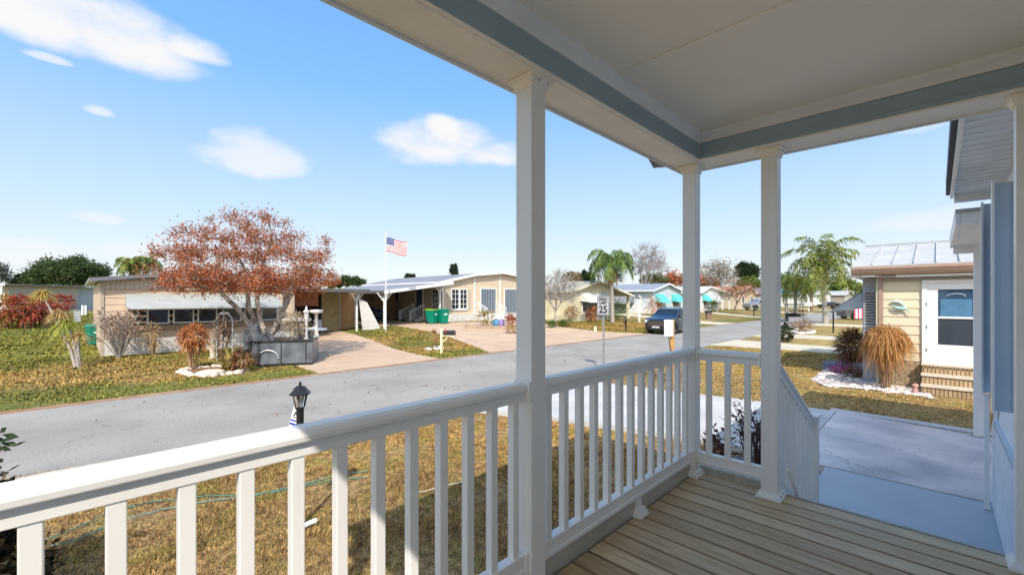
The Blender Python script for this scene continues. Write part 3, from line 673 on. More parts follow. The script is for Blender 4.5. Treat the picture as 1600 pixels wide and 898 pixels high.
cp = thing('carport', 'low white carport roof on a slim post over the concrete slab', 'carport', (9.2, -3, 0)); z = E+.90
m = MB(); m.box(7.43, 10.7, -4, -.19, z, z+.04); m.build('ceiling', white_p, cp)
m = MB(); m.box(7.40, 10.78, -.187, -.15, z-.02, z+.12); m.box(7.40, 7.428, -4, -.19, z-.02, z+.12); m.box(10.7, 10.78, -4, -.19, z-.13, z+.1); m.build('fascia', vinyl, cp)
m = MB(); m.box(7.38, 10.85, -4.1, -.148, z+.122, z+.16); m.build('roof_sheet', greym, cp)
m = MB(); m.box(10.55, 10.67, -.545, -.425, .1, z-.001); m.build('post', vinyl, cp, bevel=.004)
m = MB(); m.box(10.5, 10.72, -.60, -.37, .1, .108); 
for a in (-.08, .08):
    for b in (-.08, .08): m.lathe((10.61+a, -.485+b, .108), [(.012, 0), (.012, .02)], 6)
m.build('base_plate', greym, cp)

# ------------------------------------------------------------ helpers for houses
RF = lambda x, y, z: ((x, y, z), (1, 0, 0), (0, -1, 0))     # wall facing the street
SF = lambda x, y, z: ((x, y, z), (0, -1, 0), (-1, 0, 0))    # wall facing back down the street
def window(par, fr, a0, a1, z0, z1, nx=1, nz=1, frm=None, gl=None, fw=.06, label=None):
    frm = frm or white_p; gl = gl or glassd
    m = MB(); m.ob(fr, a0, a1, z0, z0+fw, .0, .05); m.ob(fr, a0, a1, z1-fw, z1, .0, .05); m.ob(fr, a0, a0+fw, z0+fw, z1-fw, .0, .05); m.ob(fr, a1-fw, a1, z0+fw, z1-fw, .0, .05)
    for i in range(1, nx): x = a0+(a1-a0)*i/nx; m.ob(fr, x-.015, x+.015, z0+fw, z1-fw, .02, .045)
    for i in range(1, nz): zz = z0+(z1-z0)*i/nz; m.ob(fr, a0+fw, a1-fw, zz-.015, zz+.015, .022, .043)
    w = m.build('window', frm, par)
    if label: w['label'] = label
    p = MB(); p.ob(fr, a0+fw, a1-fw, z0+fw, z1-fw, .003, .02); p.build('pane', gl, w); return w
def awning(par, fr, a0, a1, zt, zb, d, mat, ribs=12, label=None):
    m = MB(); o, e, n = [Vector(q) for q in fr]; P = lambda a, dd, z: o+e*a+n*dd+Vector((0, 0, z))
    k = max(2, ribs)
    for i in range(k):
        f0, f1 = i/k, (i+1)/k; za, zc = zt+(zb-zt)*f0, zt+(zb-zt)*f1; da, dc = .03+d*f0, .03+d*f1
        m.hexa([P(a0, da, za-.02), P(a1, da, za-.02), P(a1, dc, zc-.035), P(a0, dc, zc-.035), P(a0, da, za+.012), P(a1, da, za+.012), P(a1, dc, zc), P(a0, dc, zc)])
    for a in (a0, a1-.02): m.add([P(a, .03, zt), P(a, .03, zb+.1), P(a, d, zb), P(a+.02, .03, zt), P(a+.02, .03, zb+.1), P(a+.02, d, zb)], [(0, 1, 2), (3, 5, 4), (0, 2, 5, 3), (1, 4, 5, 2)])
    a_ = m.build('awning', mat, par)
    if label: a_['label'] = label
    return a_
def gable_home(label, x0, x1, y0, dep, z0, prof, wallm, roofm, trim=None, lapm=True, over=.35, cat='house', name='mobile_home', skirt=None, sh=.6):
    """prof: roof line (x, z above z0) from left eave to right eave; walls between x0 and x1"""
    t = thing(name, label, cat, (x0, y0, z0)); trim = trim or white_p
    def zr(x):
        for (a, za), (b, zb) in zip(prof[:-1], prof[1:]):
            if a <= x <= b: return za+(zb-za)*(x-a)/(b-a)
        return prof[0][1]
    xs = sorted({x0, x1}|{p[0] for p in prof if x0 < p[0] < x1})
    poly = [(x0, y0, z0), (x1, y0, z0)]+[(x, y0, z0+zr(x)-.02) for x in reversed(xs)]
    m = MB(); m.prism(poly, (0, dep, 0))
    if lapm:
        hmin = min(zr(x0), zr(x1)); lap(m, RF(0, y0, z0), x0, x1, sh, hmin-.1, .22, .02); lap(m, SF(x0, y0, z0), -dep, 0, sh, zr(x0)-.1, .22, .02)
    m.build('wall', wallm, t)
    if skirt:
        s = MB(); s.box(x0-.03, x1+.03, y0-.03, y0-.003, z0, z0+sh); s.box(x0-.03, x0-.003, y0, y0+dep, z0, z0+sh); s.build('skirting', skirt, t)
    r = MB(); f = MB()
    for (a, za), (b, zb) in zip(prof[:-1], prof[1:]):
        A_ = [(a, y0-over, z0+za), (b, y0-over, z0+zb), (b, y0+dep+over, z0+zb), (a, y0+dep+over, z0+za)]
        r.hexa(A_+[(p[0], p[1], p[2]+.08) for p in A_])
        f.hexa([(a, y0-over-.03, z0+za-.1), (b, y0-over-.03, z0+zb-.1), (b, y0-over-.003, z0+zb-.1), (a, y0-over-.003, z0+za-.1),
                (a, y0-over-.03, z0+za+.09), (b, y0-over-.03, z0+zb+.09), (b, y0-over-.003, z0+zb+.09), (a, y0-over-.003, z0+za+.09)])
    f.box(prof[0][0]-.03, prof[0][0]-.003, y0-over, y0+dep+over, z0+prof[0][1]-.08, z0+prof[0][1]+.07)
    r.build('roof', roofm, t); f.build('fascia', trim, t); return t

# ------------------------------------------------------------ neighbour at the right
NX = 15.8
nb = thing('mobile_home', 'pale yellow home with white metal roof and brown gutter across the slab', 'house', (NX, 0, 0))
NF = ((NX, 0, 0), (0, -1, 0), (-1, 0, 0))
m = MB(); m.box(NX, NX+7, -9, 1.15, 0, 2.98); lap(m, NF, -1.12, -.30, .72, 2.86, .237, .022); lap(m, NF, .93, 9, .72, 2.86, .237, .022); m.build('wall', ncream, nb)
m = MB(); m.ob(NF, -1.15, 9, 2.86, 2.98, .003, .03); m.build('frieze_board', M('taupe_trim', (.36, .32, .26), .6), nb)
bk = brickmat('tan_brick', (.34, .25, .14), (.42, .33, .20), (.16, .13, .10))
m = MB(); m.ob(NF, -1.15, 9, 0, .70, .003, .03); m.build('brick_skirt', bk, nb)
m = MB(); m.ob(NF, -1.175, -1.08, .7, 2.98, .03, .06); m.build('corner_trim', brown_t, nb)
m = MB(); m.ob(NF, -1.235, -1.18, .0, 2.98, -.05, .03); m.build('corner_board', creamw, nb)
gz0 = 3.05
m = MB(); m.prism([(NX-.30, 1.75, gz0-.02), (NX-.38, 1.75, gz0+.02), (NX-.43, 1.75, gz0+.1), (NX-.43, 1.75, gz0+.13), (NX-.46, 1.75, gz0+.15), (NX-.46, 1.75, gz0+.22), (NX-.30, 1.75, gz0+.22)], (0, -11, 0)); m.build('gutter', brown_t, nb)
m = MB(); m.box(NX-.3, NX, -9, 1.75, 2.985, 3.0); m.box(NX-.28, NX+3, 1.16, 1.75, 3.0, 3.02); m.build('soffit', white_d, nb)
m = MB(); x0, x1, za, zb = NX-.45, 18.8, 3.27, 4.09
m.hexa([(x0, -9.5, za), (x1, -9.5, zb), (x1, 1.75, zb), (x0, 1.75, za), (x0, -9.5, za+.03), (x1, -9.5, zb+.03), (x1, 1.75, zb+.03), (x0, 1.75, za+.03)])
m.hexa([(x1, -9.5, zb), (22.2, -9.5, za), (22.2, 1.75, za), (x1, 1.75, zb), (x1, -9.5, zb+.03), (22.2, -9.5, za+.03), (22.2, 1.75, za+.03), (x1, 1.75, zb+.03)])
y = 1.72
while y > -9: m.hexa([(x0, y-.03, za+.03), (x1, y-.03, zb+.03), (x1, y, zb+.03), (x0, y, za+.03), (x0, y-.03, za+.075), (x1, y-.03, zb+.075), (x1, y, zb+.075), (x0, y, za+.075)]); y -= .42
m.box(x1-.08, x1+.08, -9.5, 1.75, zb+.07, zb+.10); m.build('roof', roofwhite, nb)
m = MB(); m.prism([(NX, 1.15, 2.98), (22, 1.15, 2.98), (18.8, 1.15, 4.05)], (0, -.05, 0)); m.build('gable', ncream, nb)
m = MB(); m.box(NX+.25, 22, 1.16, 1.55, .0, 2.98); m.build('enclosure', M('grey_enclosure', (.36, .38, .40), .6), nb)
bf = ((NX+.25, 1.55, 0), (0, -1, 0), (-1, 0, 0))
for a, b in ((1.55, 2.6), (.75, 1.5)):
    w = window(nb, bf, .02, .34, a, b, 1, 1, M('grey_frame', (.33, .36, .4), .5), glassd, .03)
m = MB()
for i in range(12): m.hexa([Vector((NX+.19, 1.52, 1.6+i*.08)), Vector((NX+.23, 1.52, 1.65+i*.08)), Vector((NX+.23, 1.24, 1.65+i*.08)), Vector((NX+.19, 1.24, 1.6+i*.08)), Vector((NX+.195, 1.52, 1.595+i*.08)), Vector((NX+.235, 1.52, 1.645+i*.08)), Vector((NX+.235, 1.24, 1.645+i*.08)), Vector((NX+.195, 1.24, 1.595+i*.08))])
m.build('louvres', greym, nb)
awning(nb, ((NX+.5, 1.55, 0), (1, 0, 0), (0, 1, 0)), 0, 4.5, 2.62, 2.0, .78, M('grey_stripe_awning', (.45, .50, .52), .5, scale=3, c2=(.28, .33, .36)), 12)
# door
dz0 = .75
m = MB(); m.ob(NF, -.30, -.21, dz0-.05, 2.88, .02, .07); m.ob(NF, .84, .93, dz0-.05, 2.88, .02, .07); m.ob(NF, -.21, .84, 2.79, 2.88, .02, .07); m.ob(NF, -.21, .84, dz0-.05, dz0, .02, .09); fr_ = m.build('door_frame', white_p, nb)
m = MB()
for q in ((-.21, .0, dz0, 2.79), (.66, .84, dz0, 2.79), (.0, .66, 2.63, 2.79), (.0, .66, 1.88, 1.93), (.0, .66, dz0, 1.2)): m.ob(NF, q[0], q[1], q[2], q[3], .01, .045)
m.ob(NF, .04, .62, dz0+.1, dz0+.3, .046, .052)
d_ = m.build('storm_door', white_p, nb)
m = MB(); m.ob(NF, .0, .66, 1.2, 1.88, .005, .02); m.build('lower_pane', glassg, d_)
m = MB(); m.ob(NF, .0, .66, 1.93, 2.63, .005, .015); m.build('upper_pane', glassb, d_)
m = MB(); bl = M('blue_inner_door', (.08, .2, .33), .4)
m.ob(NF, .05, .61, 1.935, 2.38, .0155, .018); m.ob(NF, .10, .29, 1.96, 2.28, .018, .022); m.ob(NF, .37, .56, 1.96, 2.28, .018, .022); m.build('inner_door_panel', bl, d_)
m = MB(); m.tube([Vector((NX-.024, -.33-.17*math.cos(a), 2.45+.07*math.sin(a))) for a in [i*math.pi/10 for i in range(11)]], .006, 4); m.build('fanlight', white_p, d_)
m = MB()
for z in (1.0, 1.6, 2.2): m.ob(NF, -.225, -.195, z, z+.1, .071, .08)
m.build('hinge', greym, d_)
m = MB(); m.ob(NF, .73, .76, 1.55, 1.72, .045, .09); m.build('handle', black_m, d_)
stp = thing('brick_steps', 'three brick steps with pale treads below the white storm door', 'steps', (NX, -.4, 0))
bk2 = brickmat('step_brick', (.36, .25, .13), (.46, .34, .20), (.10, .07, .05), .075, .2)
for i in range(3):
    x1_ = NX-.035; x0_ = NX-.30*(3-i); z1_ = .235*(i+1)
    MB().box(x0_+.02, x1_, -1.25, .29, z1_-.235+(.0 if i == 0 else .002), z1_-.045).build('riser', bk2, stp)
    MB().box(x0_-.01, x1_, -1.27, .31, z1_-.044, z1_).build('tread', M('pale_tread', (.58, .50, .40), .8, .1, 6), stp)
hr = thing('handrail', 'thin white handrail at the far end of the brick steps', 'handrail', (NX-.6, -1.15, .5))
m = MB(); m.bar((NX-.80, -1.15, 1.0), (NX-.10, -1.15, 1.5), .035); m.bar((NX-.8, -1.15, .24), (NX-.8, -1.15, 1.0), .03); m.bar((NX-.12, -1.15, .705), (NX-.12, -1.15, 1.48), .03); m.bar((NX-.45, -1.15, .48), (NX-.45, -1.15, 1.24), .02); m.build('rail', white_p, hr)
# dolphin
do = thing('dolphin_ornament', 'pair of pale turquoise leaping dolphins mounted on yellow siding', 'wall ornament', (NX-.03, .72, 2.2))
tq = M('patina_turquoise', (.12, .42, .42), .5, scale=14, c2=(.55, .68, .62))
def dolphin(mb, pts, r):
    mb.tube(pts, r, 8); p = Vector(pts[-1]); d = (p-Vector(pts[-2])).normalized()
    s = Vector((0, 1, 0)); mb.prism([p-d*.02, p+d*.06+s*.05, p+d*.03, p+d*.06-s*.05], (-.012, 0, 0))
    q = Vector(pts[len(pts)//2]); mb.prism([q+Vector((0, .02, .02)), q+Vector((0, -.02, .09)), q+Vector((0, -.04, .01))], (-.015, 0, 0))
m = MB(); X = NX-.07
dolphin(m, [(X, .93, 2.30), (X, .88, 2.31), (X, .81, 2.32), (X, .73, 2.29), (X, .66, 2.22), (X, .62, 2.13)], [.012, .03, .045, .04, .025, .01])
m.build('upper_dolphin', M('patina_pale', (.55, .66, .62), .5, .2, 12), do)
m = MB(); X = NX-.09
dolphin(m, [(X, .90, 2.20), (X, .85, 2.17), (X, .77, 2.13), (X, .69, 2.12), (X, .61, 2.12), (X, .56, 2.05)], [.012, .03, .05, .045, .028, .01])
m.build('lower_dolphin', tq, do)

def rocks(name, label, poly, n, s0, s1, mat, cat='rocks', zoff=0, kind='stuff', edge=False):
    xs = [p[0] for p in poly]; ys = [p[1] for p in poly]; mb = MB(); c = 0; r = random.Random(5)
    if edge:
        pts = []
        for i in range(len(poly)):
            a = Vector(poly[i]+(0,)); b = Vector(poly[(i+1) % len(poly)]+(0,)); k = max(1, int((b-a).length/(s0*1.8)))
            pts += [a.lerp(b, j/k) for j in range(k)]
    else:
        pts = []
        while len(pts) < n:
            p = (r.uniform(min(xs), max(xs)), r.uniform(min(ys), max(ys)))
            if in_poly(np.array([p]), poly)[0]: pts.append(Vector((p[0], p[1], 0)))
    for p in pts:
        s = r.uniform(s0, s1); mb.blob((p.x, p.y, gz(p.x, p.y)+s*.25+zoff), (s*r.uniform(.7, 1.3), s, s*.6), r.random(), .25, 6)
    o = mb.build(name, mat); tag(o, label, cat, None, kind)
sheet('rock_bed', rockbed, M('pale_gravel', (.55, .47, .42), .9, scale=30, c2=(.30, .25, .23), bump=1, bscale=60), .02)
rocks('gravel', 'pale broken rocks covering the flower bed by the yellow home', rockbed, 420, .03, .08, M('white_rock', (.52, .47, .44), .9, scale=9, c2=(.74, .68, .64)), 'rocks')
rocks('gravel', 'thin band of white pebbles along the brick skirting', [(15.0, .9), (15.75, .9), (15.75, .32), (14.9, .3), (14.45, 1.0)], 260, .02, .05, M('white_rock'if 0 else 'white_pebble', (.62, .56, .48), .9, .2, 9), 'pebbles')

# ------------------------------------------------------------ home across the street on the left
BV = 24.5
lh = thing('mobile_home', 'low peach home with long white awning over dark windows behind the red tree', 'house', (.72, BV, 0))
lf = RF(0, BV, 0)
prof = [(.35, 3.14), (2.9, 3.42), (4.45, 3.52), (6.0, 3.42), (8.9, 3.10)]
m = MB(); m.prism([(.72, BV, 0), (8.17, BV, 0), (8.17, BV, 3.12), (4.45, BV, 3.48), (.72, BV, 3.12)], (0, 12, 0)); lap(m, lf, .72, 8.17, .75, 2.8, .28, .022); m.build('wall', beige, lh)
m = MB()
x = .72
while x < 8.1: m.prism([(x, BV-.003, 2.84), (x+.06, BV-.03, 2.84), (x+.11, BV-.03, 2.84), (x+.15, BV-.003, 2.84)], (0, 0, .35)); x += .15
m.build('gable_panel', M('pale_rib_panel', (.55, .48, .40), .6), lh)
m = MB(); m.ob(lf, .7, 8.2, 2.79, 2.85, .02, .07); m.ob(lf, .68, .80, 0, 3.1, .025, .05); m.ob(lf, 8.08, 8.2, 0, 3.1, .025, .05); m.build('trim', M('tan_trim', (.45, .38, .30), .6), lh)
m = MB(); f = MB()
for (a, za), (b, zb) in zip(prof[:-1], prof[1:]):
    q = [(a, BV-.4, za), (b, BV-.4, zb), (b, BV+12.4, zb), (a, BV+12.4, za)]; m.hexa(q+[(p[0], p[1], p[2]+.07) for p in q])
    f.hexa([(a, BV-.44, za-.06), (b, BV-.44, zb-.06), (b, BV-.403, zb-.06), (a, BV-.403, za-.06), (a, BV-.44, za+.09), (b, BV-.44, zb+.09), (b, BV-.403, zb+.09), (a, BV-.403, za+.09)])
m.build('roof', roofwhite, lh); f.build('fascia', M('slate_fascia', (.16, .17, .19), .5), lh)
m = MB(); m.ob(lf, .75, 8.15, 0, .72, .003, .04); m.build('white_skirt', white_d, lh)
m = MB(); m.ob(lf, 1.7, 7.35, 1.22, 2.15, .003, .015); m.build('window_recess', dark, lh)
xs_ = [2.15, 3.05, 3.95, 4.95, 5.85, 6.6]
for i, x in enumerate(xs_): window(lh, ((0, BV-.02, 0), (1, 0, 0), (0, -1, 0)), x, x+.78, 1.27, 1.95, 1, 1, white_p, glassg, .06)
window(lh, ((0, BV-.02, 0), (1, 0, 0), (0, -1, 0)), 1.55, 1.95, 1.9, 2.6, 1, 1, M('tan_trim', (.45, .38, .3)), glassd, .04)
m = MB(); m.ob(lf, 1.6, 7.4, 1.02, 1.2, .02, .1); m.build('planter_ledge', M('rust_ledge', (.36, .24, .17), .7, .15), lh)
awning(lh, lf, 1.45, 7.35, 2.58, 1.98, .95, M('white_ribbed_awning', (.35, .37, .36), .6, .08, 3), 10, 'long white ribbed awning')
# its carport
lc = thing('carport', 'flat carport with bracketed white posts and dark fascia beside the peach home', 'carport', (10.3, 28, 0))
m = MB(); m.box(8.2, 12.9, 25.3, 35.5, 2.86, 2.93); m.build('roof', roofwhite, lc)
m = MB(); m.box(8.2, 12.93, 25.26, 25.297, 2.76, 2.96); m.box(12.903, 12.94, 25.3, 35.5, 2.76, 2.96); m.build('fascia', M('dark_fascia', (.10, .10, .10), .6), lc)
def bracket_post(par, x, y, z0, z1, w=.10, mat=None):
    m = MB(); m.box(x-w/2, x+w/2, y-w/2, y+w/2, z0, z1-.002); m.build('post', mat or white_p, par)
    m = MB()
    for d in (-1, 1): m.bar((x+d*(w/2+.005), y, z1-.6), (x+d*.5, y, z1-.05), .06); m.bar((x, y+d*(w/2+.005), z1-.6), (x, y+d*.5, z1-.05), .06)
    m.build('bracket', mat or white_p, par)
for x, y in ((12.35, 25.9), (12.6, 30.3), (12.6, 34.6)): bracket_post(lc, x, y, 0 if y < 26 else gz(x, y), 2.86)
m = MB(); m.box(8.25, 12.2, 30.0, 30.1, 0, 2.84); m.build('back_wall', M('carport_back', (.09, .07, .055), .9), lc)  # dark wall added so the carport interior looks shaded
m = MB(); m.box(8.19, 8.23, 25, 35, .1, 2.8); m.build('side_shade_sheet', dark, lc)  # near-black sheet stands in for the shade along this side
sc = MB()
x = 11.0
fm = M('tan_curtain', (.45, .36, .20), .8, .2, 6)
tt = thing('curtain_screen', 'tan pleated curtain screen hanging under the carport roof', 'curtain', (11.6, 28, .1))
while x < 12.1: sc.prism([(x, 28, .3), (x+.07, 27.93, .3), (x+.14, 28, .3), (x+.14, 28.02, .3), (x, 28.02, .3)], (0, 0, 2.45)); x += .14
sc.build('pleated_cloth', fm, tt)
tt = thing('wood_screen', 'orange brown plywood screen panel under the carport', 'screen', (12, 32.5, .1))
m = MB(); m.box(12.3, 13.3, 28.3, 28.36, .25, 2.78); m.build('panel', M('orange_ply', (.42, .22, .09), .7, scale=2, c2=(.55, .33, .15), stretch=(1, 1, .2)), tt)
m = MB(); m.box(12.26, 12.32, 28.24, 28.298, .1, 2.8); m.box(13.28, 13.34, 28.24, 28.298, .1, 2.8); m.build('frame', white_d, tt)
tt = thing('awning_screen', 'rolled rust coloured shade hanging in the dark carport opening', 'shade', (9.1, 26.2, 2.4))
m = MB(); m.box(8.6, 10.2, 26.4, 26.43, 2.02, 2.72); m.tube([(8.6, 26.41, 2.0), (10.2, 26.41, 2.0)], .05); m.build('shade_cloth', M('rust_cloth', (.30, .10, .05), .8, .2), tt)
# stacked leaning panels
for i in range(6):
    t = thing('leaning_panel', 'long white panel leaning on the carport post, number %d of the fanned row from the post' % (i+1) if 0 else
              ['white panel leaning closest to the carport post', 'second white panel leaning away from the post', 'third white panel in the leaning fan', 'fourth white panel in the leaning fan', 'fifth white panel in the leaning fan', 'outermost white panel of the leaning fan by the grass'][i],
              'panel', (12.6+.17*i, 25.6, gz(12.6, 25.6)), 'white panels leaning on the carport post')
    b0 = Vector((12.62+.19*i, 25.45-.03*i, gz(13, 25.4)+.02)); b1 = Vector((12.50+.065*i, 25.72-.01*i, 2.35-.04*i)); m = MB()
    d = (b1-b0).normalized(); s = Vector((.72, .1, 0)).normalized()*.10; n_ = d.cross(s).normalized()*.012
    m.hexa([b0-s-n_, b0+s-n_, b0+s+n_, b0-s+n_, b1-s-n_, b1+s-n_, b1+s+n_, b1-s+n_]); m.build('board', white_d, t)
def chair(x, y, z, rz, label, mat):
    t = thing('garden_chair', label, 'chair', (0, 0, 0)); m = MB()
    m.box(-.25, .25, -.25, .25, .4, .44); m.build('seat', mat, t)
    m = MB(); m.hexa([(-.25, .22, .45), (.25, .22, .45), (.25, .25, .45), (-.25, .25, .45), (-.25, .34, .95), (.25, .34, .95), (.25, .37, .95), (-.25, .37, .95)]); m.build('backrest', mat, t)
    for a in (-.23, .23):
        for b in (-.22, .22): m = MB(); m.tube([(a, b, 0), (a, b, .4)], .018, 6); m.build('leg', mat, t)
    t.location = (x, y, z); t.rotation_euler.z = rz; return t
chair(9.7, 28, .1, .3, 'pale garden chair in the shade of the carport beside the peach home', white_d)
chair(10.6, 27.6, .1, -.4, 'dark garden chair in the carport nearest the tan curtain', greym)

# ------------------------------------------------------------ middle home
mz = .6
prof = [(19.3, 3.0), (22.8, 3.72), (25.9, 4.02), (29, 3.7), (32.4, 3.0)]
mh = gable_home('wide beige home with grey roof, shuttered double window and vertical blinds', 19.7, 32.0, 27, 12, mz, prof, beige2, roofgrey, skirt=white_d, sh=.55)
mf = RF(0, 27, mz)
window(mh, mf, 20.55, 21.33, .95, 2.55, 2, 4, label=None); window(mh, mf, 21.37, 22.15, .95, 2.55, 2, 4)
for a in (20.15, 22.2): m = MB(); m.ob(mf, a, a+.34, .95, 2.55, .02, .05); m.build('shutter', M('tan_shutter', (.46, .40, .32), .6), mh)
m = MB(); m.ob(mf, 20.5, 22.2, .86, .93, .02, .09); m.build('sill', white_p, mh)
bl_m = M('vertical_blinds', (.24, .29, .35), .5, .06)
for a, b in ((23.6, 25.3), (26.35, 28.4)):
    m = MB(); x = a
    while x < b-.05: m.prism([(x, 27-.022, mz+.5), (x+.02, 27-.13, mz+.5), (x+.09, 27-.022, mz+.5)], (0, 0, 2.1)); x += .19
    w = window(mh, mf, a-.06, b+.06, .45, 2.66, 1, 1, fw=.07, gl=glassg); m.build('blinds', bl_m, w)
m = MB(); m.ob(mf, 22.85, 22.97, .5, 3.55, .02, .05); m.ob(mf, 25.75, 25.87, .5, 3.8, .02, .05); m.ob(mf, 19.68, 19.8, .5, 3.0, .02, .05); m.build('trim', white_p, mh)
sf = SF(19.7, 27, mz)
window(mh, sf, -1.3, -.45, .95, 2.55, 2, 4)
m = MB(); m.ob(sf, -1.6, -1.32, .95, 2.55, .02, .05); m.ob(sf, -.43, -.12, .95, 2.55, .02, .05); m.build('shutter', M('tan_shutter', (.46, .4, .32)), mh)
m = MB(); m.ob(sf, -3.5, -2.6, .35, 2.5, .02, .06); d_ = m.build('front_door', M('navy_door', (.02, .05, .12), .4), mh)
m = MB(); m.ob(sf, -3.6, -3.5, .3, 2.6, .02, .07); m.ob(sf, -2.6, -2.5, .3, 2.6, .02, .07); m.ob(sf, -3.5, -2.6, 2.5, 2.6, .02, .07); m.build('door_frame', white_p, mh)
window(mh, sf, -7.2, -6.2, 1.6, 2.4, 1, 1)
m = MB(); m.box(19.2, 19.66, 29.3, 30.8, mz, mz+.35); m.box(18.8, 19.2, 29.3, 30.8, mz, mz+.18); m.build('entry_steps', white_d, mh)
er = thing('stair_railing', 'white baluster handrails up to the navy door under the grey roof', 'railing', (18.9, 29.5, mz))
for y in (29.3, 30.8):
    m = MB(); m.bar((18.3, y, mz+.75), (19.6, y, mz+1.35), .06); m.bar((18.3, y, mz), (18.3, y, mz+.85), .09); m.bar((19.55, y, mz+.3), (19.55, y, mz+1.4), .09)
    for i in range(7): x = 18.45+i*.16; m.bar((x, y, mz+.1+i*.06), (x, y, mz+.82+i*.07), .03)
    m.build('balusters', white_p, er)
fs_ = thing('porch_steps', 'white concrete steps with thin white rails before the vertical blinds', 'steps', (24.2, 26, mz))
for i in range(3): MB().box(22.9+.35*i, 25.2, 25.4+.45*i, 26.96, mz+.16*i+.002, mz+.16*(i+1)).build('tread', white_p, fs_)
m = MB()
for x in (23.0, 25.1):
    m.bar((x, 25.5, mz+1.0), (x, 26.8, mz+1.5), .05)
    for i in range(8): m.bar((x, 25.5+i*.18, mz+.1), (x, 25.5+i*.18, mz+1.0+i*.07), .03)
m.build('rail', white_p, fs_)
mc = thing('carport', 'grey carport roof with white edge and Y braced posts beside the beige home', 'carport', (16.5, 28, .3))
za, zb = 2.80, 3.62
m = MB(); q = [(13.5, 24.5, za), (20.5, 26.4, zb), (19.6, 38, zb), (13.5, 38, za)]; q = [(13.5, 24.5, za), (19.55, 25.6, 3.56), (19.55, 39, 3.56), (13.5, 39, za)]
m.hexa(q+[(p[0], p[1], p[2]+.06) for p in q]); m.build('roof', roofgrey, mc)
m = MB(); m.hexa([(13.47, 24.44, za-.12), (19.7, 25.57, 3.44), (19.7, 25.6, 3.44), (13.47, 24.49, za-.12), (13.47, 24.44, za+.1), (19.7, 25.57, 3.66), (19.7, 25.6, 3.66), (13.47, 24.49, za+.1)]); m.build('fascia', white_p, mc)
m = MB(); m.box(13.44, 13.495, 24.5, 39, za-.1, za+.08); m.build('side_fascia', M('dark_fascia', (.1, .1, .1)), mc)
for x, y in ((13.7, 24.9), (13.7, 30.5), (13.7, 36.5), (18.9, 26.2)): bracket_post(mc, x, y, gz(x, y), za+(x-13.5)*.125-.02)
m = MB(); m.box(17.5, 19.5, 33.5, 38.5, mz, 3.1); m.build('shed', M('shed_brown', (.32, .21, .12), .8), mc)
pk = thing('privacy_screen', 'pink striped screen panels behind the carport posts', 'screen', (14.5, 38, .6))
m = MB(); m.box(13.6, 17.4, 38.9, 38.98, .8, 2.75); m.build('panel', M('pink_screen', (.42, .24, .19), .8, .15, 3), pk)
m = MB(); m.box(13.6, 17.4, 38.86, 38.895, 1.55, 1.62); m.box(13.6, 17.4, 38.5, 38.9, .6, .8); m.build('frame', M('rust_frame', (.2, .09, .06), .8), pk)
# clutter below the carport roof
cl = thing('motor_scooter', 'dark covered motor scooter parked under the grey carport', 'scooter', (16.6, 31, .55))
m = MB(); m.blob((16.6, 31, 1.15), (.75, .4, .4), 3, .1); m.blob((16.1, 31, 1.45), (.2, .3, .3), 4, .1); m.build('body', M('navy_cover', (.03, .05, .09), .5), cl)
for x in (16.05, 17.15):
    m = MB(); m.tube([(x+.27*math.cos(a), 31, .85+.27*math.sin(a)) for a in [i*math.pi/8 for i in range(17)]], .06, 6); m.build('wheel', black_m, cl)
def bin_(label, loc, rz, lidm=None, bodym=None, s=1., group='green wheeled rubbish bins'):
    t = thing('wheeled_bin', label, 'bin', (0, 0, 0), group); gm = bodym or M('green_plastic', (.0, .20, .13), .4, .06)
    m = MB(); m.hexa([(-.24, -.28, .04), (.24, -.28, .04), (.24, .24, .04), (-.24, .24, .04), (-.31, -.36, .95), (.31, -.36, .95), (.31, .36, .95), (-.31, .36, .95)]); m.build('body', gm, t, bevel=.02)
    m = MB(); m.hexa([(-.33, -.40, .952), (.33, -.40, .952), (.33, .40, .952), (-.33, .40, .952), (-.30, -.36, 1.0), (.30, -.36, 1.0), (.28, .34, 1.06), (-.28, .34, 1.06)]); m.build('lid', lidm or gm, t, bevel=.015)
    for a in (-.29, .27):
        m = MB(); m.tube([(a, .27, .12), (a+.04, .27, .12)], .12, 12); m.build('wheel', black_m, t)
    m = MB(); m.tube([(-.25, .42, .98), (.25, .42, .98)], .02, 6); m.bar((-.25, .36, .95), (-.25, .42, .98), .03); m.bar((.25, .36, .95), (.25, .42, .98), .03); m.build('handle', gm, t)
    m = MB(); m.box(-.12, .12, -.345, -.338, .62, .68); m.box(-.06, .16, -.348, -.341, .69, .72); m.build('printed_mark', white_p, t)
    t.location = loc; t.rotation_euler.z = rz; t.scale = (s, s, s); return t
p = G(684, 506); bin_('green wheeled bin on the left of the pair on the beige driveway', p+Vector((-.28, .3, .02)), .3, M('lime_lid', (.22, .35, .03), .4)); bin_('green wheeled bin on the right of the pair, white sticker near its lid', p+Vector((.38, -.1, .02)), -.1)
bin_('green wheeled bin at the left corner of the peach home', G(148, 539)+Vector((0, 0, .01)), .2)
wb = MB(); wb.hexa([(0, 0, 0), (.5, 0, 0), (.5, .3, 0), (0, .3, 0), (0, .1, .5), (.5, .1, .5), (.5, .3, .5), (0, .3, .5)])

